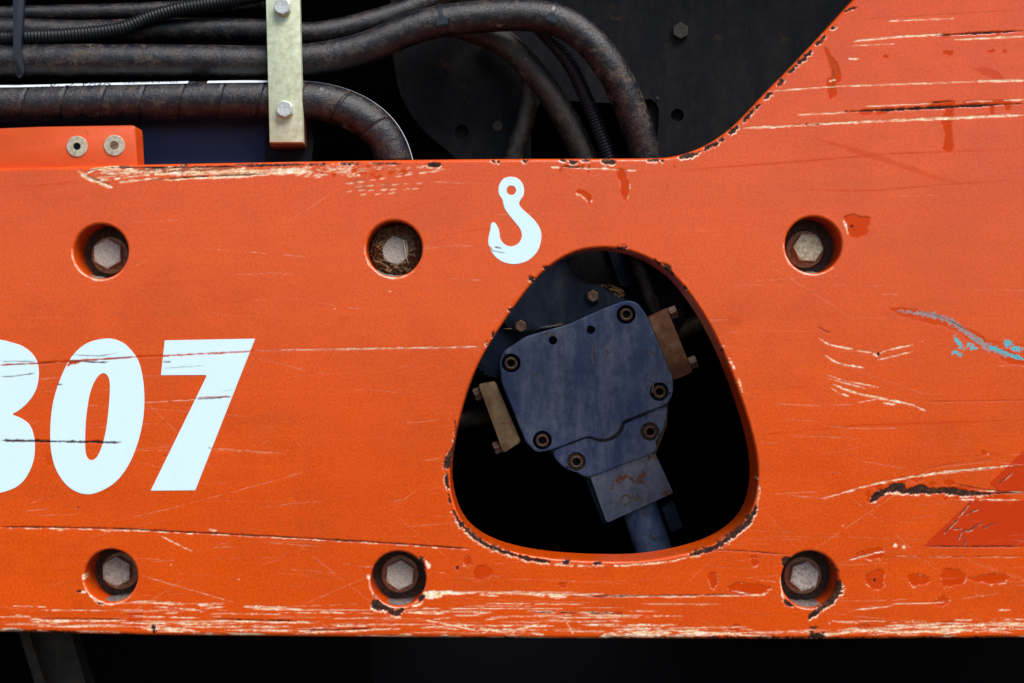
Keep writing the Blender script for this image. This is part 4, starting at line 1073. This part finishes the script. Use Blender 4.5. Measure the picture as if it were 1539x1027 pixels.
# --- charcoal back plate with cut-outs
bp_out = np.vstack([catmull([(585, -40), (588, 60), (592, 100), (602, 145), (630, 190), (672, 228), (735, 285), (800, 340)], False, 6), np.array([(1300, 340), (1700, 200), (1700, -130), (585, -130)])])
cut1 = rounded([(806, 120), (866, 158), (958, 160), (975, 148), (989, 158), (991, 190), (980, 250), (970, 330), (780, 330), (800, 250), (770, 240), (800, 190)], 10)
cut1 = rounded([(812, 150), (958, 158), (976, 147), (990, 160), (989, 195), (975, 250), (960, 300), (820, 300), (790, 210)], 12)
bpm = solid_plate('sheet', bp_out, [cut1, circle(694, 198, 10, 32), circle(1018, 173.5, 9.5, 32)], 2, 1, 250, 14, 3.0, back_step=30, estep=2.0)
t = thing('back_plate', 'charcoal steel back plate with round holes behind the hoses', 'plate', W(1000, 330, 250))
put('sheet', bpm, M['backplate'], t)
rb = hex_head_mesh(24, 10, 'rusty_bolt'); rb.materials.append(M['webdark'])
o = link('rusty_bolt', rb, None, t); o.location = Vector(W(1022, 48, 249)) - t.location; o.rotation_euler = FRONT
for sx, sy, sr in ((988, 148, 3), (748, 190, 9)):
    o = link('rivet', ring_mesh(sr, .2, 1.6, 'rivet', 24, .6), M['webdark'], t); o.location = Vector(W(sx, sy, 249.6)) - t.location; o.rotation_euler = FRONT

# ------------------------------------------------------------------ hydraulic motor seen through the opening
MD = 285.0
t = thing('hydraulic_motor', 'tilted dusty blue hydraulic motor seen through the triangular opening', 'motor', W(900, 800, MD))
def mput(name, me, m):
    return put(name, me, m, t)
# rear casting
mput('casting', slab(rounded([(690, 500), (745, 430), (790, 380), (845, 340), (872, 362), (850, 400), (858, 410), (868, 425), (900, 428), (926, 444), (952, 457), (972, 474), (1008, 566), (1008, 590), (985, 640), (900, 690), (838, 690), (800, 660), (757, 572), (720, 560)], 8), MD + 22, 120, 5), M['motordark'])
mput('rear_housing', slab(rounded([(840, 350), (960, 352), (1010, 400), (1035, 470), (1010, 520), (960, 470), (880, 440), (850, 400)], 16), MD + 75, 90, 8), M['backplate'])
mput('housing_rib', slab(rounded([(905, 352), (925, 350), (952, 425), (934, 434)], 5), MD + 62, 30, 4), M['motordark'])
mput('casting_lip', slab(rounded([(770, 500), (745, 470), (800, 410), (852, 392), (860, 412), (870, 426), (902, 429), (928, 446), (945, 452), (908, 464), (868, 482), (820, 494)], 7), MD + 10, 40, 4), M['motordark'])
# cover plate with counterbored screws
cover = np.array([(752, 538), (768, 520), (790, 506), (858, 486), (876, 478), (912, 462), (945, 452), (960, 456), (974, 474), (992, 520), (1011, 566), (1012, 588), (1005, 608), (970, 620), (938, 633), (933, 644), (926, 654), (912, 660), (898, 660), (884, 655), (858, 664), (829, 677), (808, 681), (794, 670), (786, 656), (766, 610), (753, 572)])
SC = [(768, 546), (941, 473), (991, 589), (815, 662)]
cover = np.array([(750, 544), (757, 528), (790, 506), (858, 486), (876, 478), (912, 462), (942, 451), (958, 455), (972, 474), (1012, 570), (1012, 590), (1004, 608), (936, 634), (930, 650), (914, 661), (898, 661), (884, 656), (829, 677), (806, 681), (790, 665), (753, 575)])
cover_s = rounded(cover, 6, 4)
mput('cover_plate', solid_plate('cover_plate', cover_s, [circle(a, b, 14.2, 40) for a, b in SC] + [circle(888, 496, 6.5, 24), circle(831, 512, 6.5, 24)], 3, .6, MD, 20, 4.0, back=False, estep=2.0), M['motor'])
# end plate below the stepped joint
endp = catmull([(831, 680), (858, 667.5), (884, 658.5), (898, 663.5), (912, 663.5), (928, 657), (936, 646), (941, 636), (970, 623.5), (1000, 611), (1001, 630), (996, 648), (986, 662), (984, 680), (940, 697), (887, 717), (868, 711), (846, 702)], True, 3)
SC2 = [(977, 649), (866, 694)]
mput('end_plate', solid_plate('end_plate', endp, [circle(a, b, 14.2, 40) for a, b in SC2], 2.4, .6, MD + 4, 22, 4.0, back=False, estep=2.0), M['motor'])
mput('joint_gasket', slab(rounded([(826, 672), (884, 650), (905, 656), (930, 640), (1004, 604), (1002, 640), (986, 682), (886, 720), (840, 696)], 4), MD + 16, 30, 1), M['washer'])
def socket_screw(a, b, d, ro=11.5, hexs=12.5, ring=True):
    n = ring_mesh(ro, hexs * .52, 6, 'socket_screw', 40, 2.6)
    o = link('socket_screw', n, M['screw'], t); o.location = Vector(W(a, b, d)) - t.location; o.rotation_euler = FRONT
    q = link('socket', hex_head_mesh(hexs, .8, 'socket', 24, .1), M['black'], o); q.location = (0, 0, 1.5 * S); q.rotation_euler = (0, 0, .3)
for a, b in SC:
    socket_screw(a, b, MD + 9)
for a, b in SC2:
    socket_screw(a, b, MD + 12)
plug = hex_head_mesh(18, 8, 'plug_bolt'); plug.materials.append(M['screw'])
pring = ring_mesh(14, 10.5, 3, 'plug_ring'); pring.materials.append(M['motordark'])
for a, b in ((783, 490), (891, 445)):
    o = link('plug_bolt', plug, None, t); o.location = Vector(W(a, b, MD + 9.5)) - t.location; o.rotation_euler = FRONT
    q = link('plug_ring', pring, None, o)
# lower square block and its dark flank
blkp = [(887, 716), (984, 680), (1012, 741), (912, 786)]
mput('port_block', slab(rounded(blkp, 3), MD + 8, 60, 1.6), M['motorblock'])
mput('port_flank', slab(rounded([(880, 720), (900, 712), (924, 780), (908, 790)], 3), MD + 20, 60, 1.5), M['motordark'])
me = text_mesh('Ou', 27 * S, .9 * S)
me.materials.append(M['washer'])
o = link('cast_mark', me, None, t); o.location = Vector(W(946, 750, MD + 8)) - t.location + Vector((0, -.2 * S, 0)); o.rotation_euler = (math.radians(90), math.radians(-22), 0)
# outlet pipe and fin
def straight(p0, p1, r, name, m):
    me = tube([p0, tuple((np.array(p0) + np.array(p1)) / 2), p1], r, name, step=4)[0]
    return mput(name, me, m)
straight((960, 760, MD + 48), (1000, 880, MD + 48), 27, 'outlet_pipe', M['motor'])
mput('fin', slab(rounded([(994, 764), (1012, 754), (1026, 792), (1009, 800)], 2), MD + 40, 30, 1), M['motordark'])
# lugs
for poly, bolts, nm in (([(974, 477), (1002, 463), (1041, 559), (1013, 572)], [(1006, 472, 22), (1036, 547, 22)], 'r'), ([(719, 578), (744, 573), (783, 664), (757, 681)], [(723.5, 590, 200), (753, 670, 200)], 'l')):
    lug = mput('flange_lug', slab(rounded(poly, 3), MD + 14, 34, 2), M['rustlug'] if nm == 'r' else M['brass'])
    for bx, by, ang in bolts:
        h = hex_head_mesh(21, 13, 'lug_bolt'); h.materials.append(M['screw'])
        o = link('lug_bolt', h, None, t)
        o.location = Vector(W(bx, by, MD + 30)) - t.location
        o.rotation_euler = (0, math.radians(68 if nm == 'r' else 248), 0)
straight((1005, 507, MD + 90), (1062, 480, MD + 100), 14, 'side_port', M['lugdark'])
straight((745, 622, MD + 90), (680, 634, MD + 100), 14, 'side_port', M['lugdark'])
# grimy lumps behind the casting's top
clump('grime_lump', 925, 432, 40, 18, MD + 46, 22, M['dirt'], 8, 'dry dirt caked behind the top of the blue motor', n=60, keep=lambda px, py: sstep(.42, .6, fbm(px * .07, py * .07, 31)))
for pts in ([(888, 514), (891, 524), (890, 536), (891, 548)], [(803, 556), (808, 564), (812, 574)], [(812, 492), (826, 491), (846, 487)], [(975, 583), (977, 575), (982, 579), (980, 590)]):
    q = np.array(pts, float); w_ = 1.1
    tt_ = np.gradient(q, axis=0); tt_ /= np.linalg.norm(tt_, axis=1)[:, None]; nn_ = np.stack([-tt_[:, 1], tt_[:, 0]], 1) * (w_ * rs.uniform(.4, 1.4, (len(q), 1)))
    mput('paint_scrape', slab(np.vstack([q + nn_, (q - nn_)[::-1]]), MD - .35, 1.2, 0), M['dust'])
mput('weld_spot', slab(circle(984, 808, 4, 14), MD + 14, 8, 1), M['dust'])
hose([(935, 330, MD + 60), (952, 380, MD + 50), (966, 420, MD + 50), (985, 475, MD + 62)], 11, 'short dark hose behind the top of the blue motor', M['rubber'], group=None)

# ------------------------------------------------------------------ under the plate
t = thing('rusty_bracket', 'slanted rusty bracket end below the lower edge of the plate', 'bracket', W(60, 1080, 170))
put('flange', slab(rounded([(22, 930), (36, 930), (92, 1100), (74, 1100)], 3), 150, 60, 3), M['webdark'], t)
put('web', slab(rounded([(38, 930), (100, 930), (150, 1100), (94, 1100)], 3), 170, 40, 3), M['webdark'], t)
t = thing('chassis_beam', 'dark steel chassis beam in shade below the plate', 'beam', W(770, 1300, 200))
put('beam_face', slab(rounded([(560, 900), (1900, 900), (1900, 1300), (560, 1300)], 12), 330, 60, 4), M['shell'], t)  # added to keep the gap dark; its shade is in the colour

# ------------------------------------------------------------------ near-black box added behind the machine parts to shut out daylight
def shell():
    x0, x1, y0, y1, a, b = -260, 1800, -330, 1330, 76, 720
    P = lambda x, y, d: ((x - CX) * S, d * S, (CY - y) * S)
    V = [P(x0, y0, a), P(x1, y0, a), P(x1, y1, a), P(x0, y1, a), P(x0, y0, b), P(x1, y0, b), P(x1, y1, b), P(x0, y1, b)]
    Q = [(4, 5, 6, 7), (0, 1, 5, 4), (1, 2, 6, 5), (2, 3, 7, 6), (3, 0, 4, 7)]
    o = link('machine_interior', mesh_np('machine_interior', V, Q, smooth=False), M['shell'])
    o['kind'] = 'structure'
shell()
def unseen_ground():  # unseen sheet, added to darken the reflections low on the plate
    V = [(-150, -150, -1.25), (150, -150, -1.25), (150, 150, -1.25), (-150, 150, -1.25)]
    k = NT('dark_packed_earth')
    m = k.done(k.mix(k.noise(3, 5), (0.05, 0.042, 0.034), (0.085, 0.072, 0.058)), .95, 0, .1)
    o = link('ground', mesh_np('ground', V, [(0, 1, 2, 3)], smooth=False), m)
    o['kind'] = 'structure'
unseen_ground()
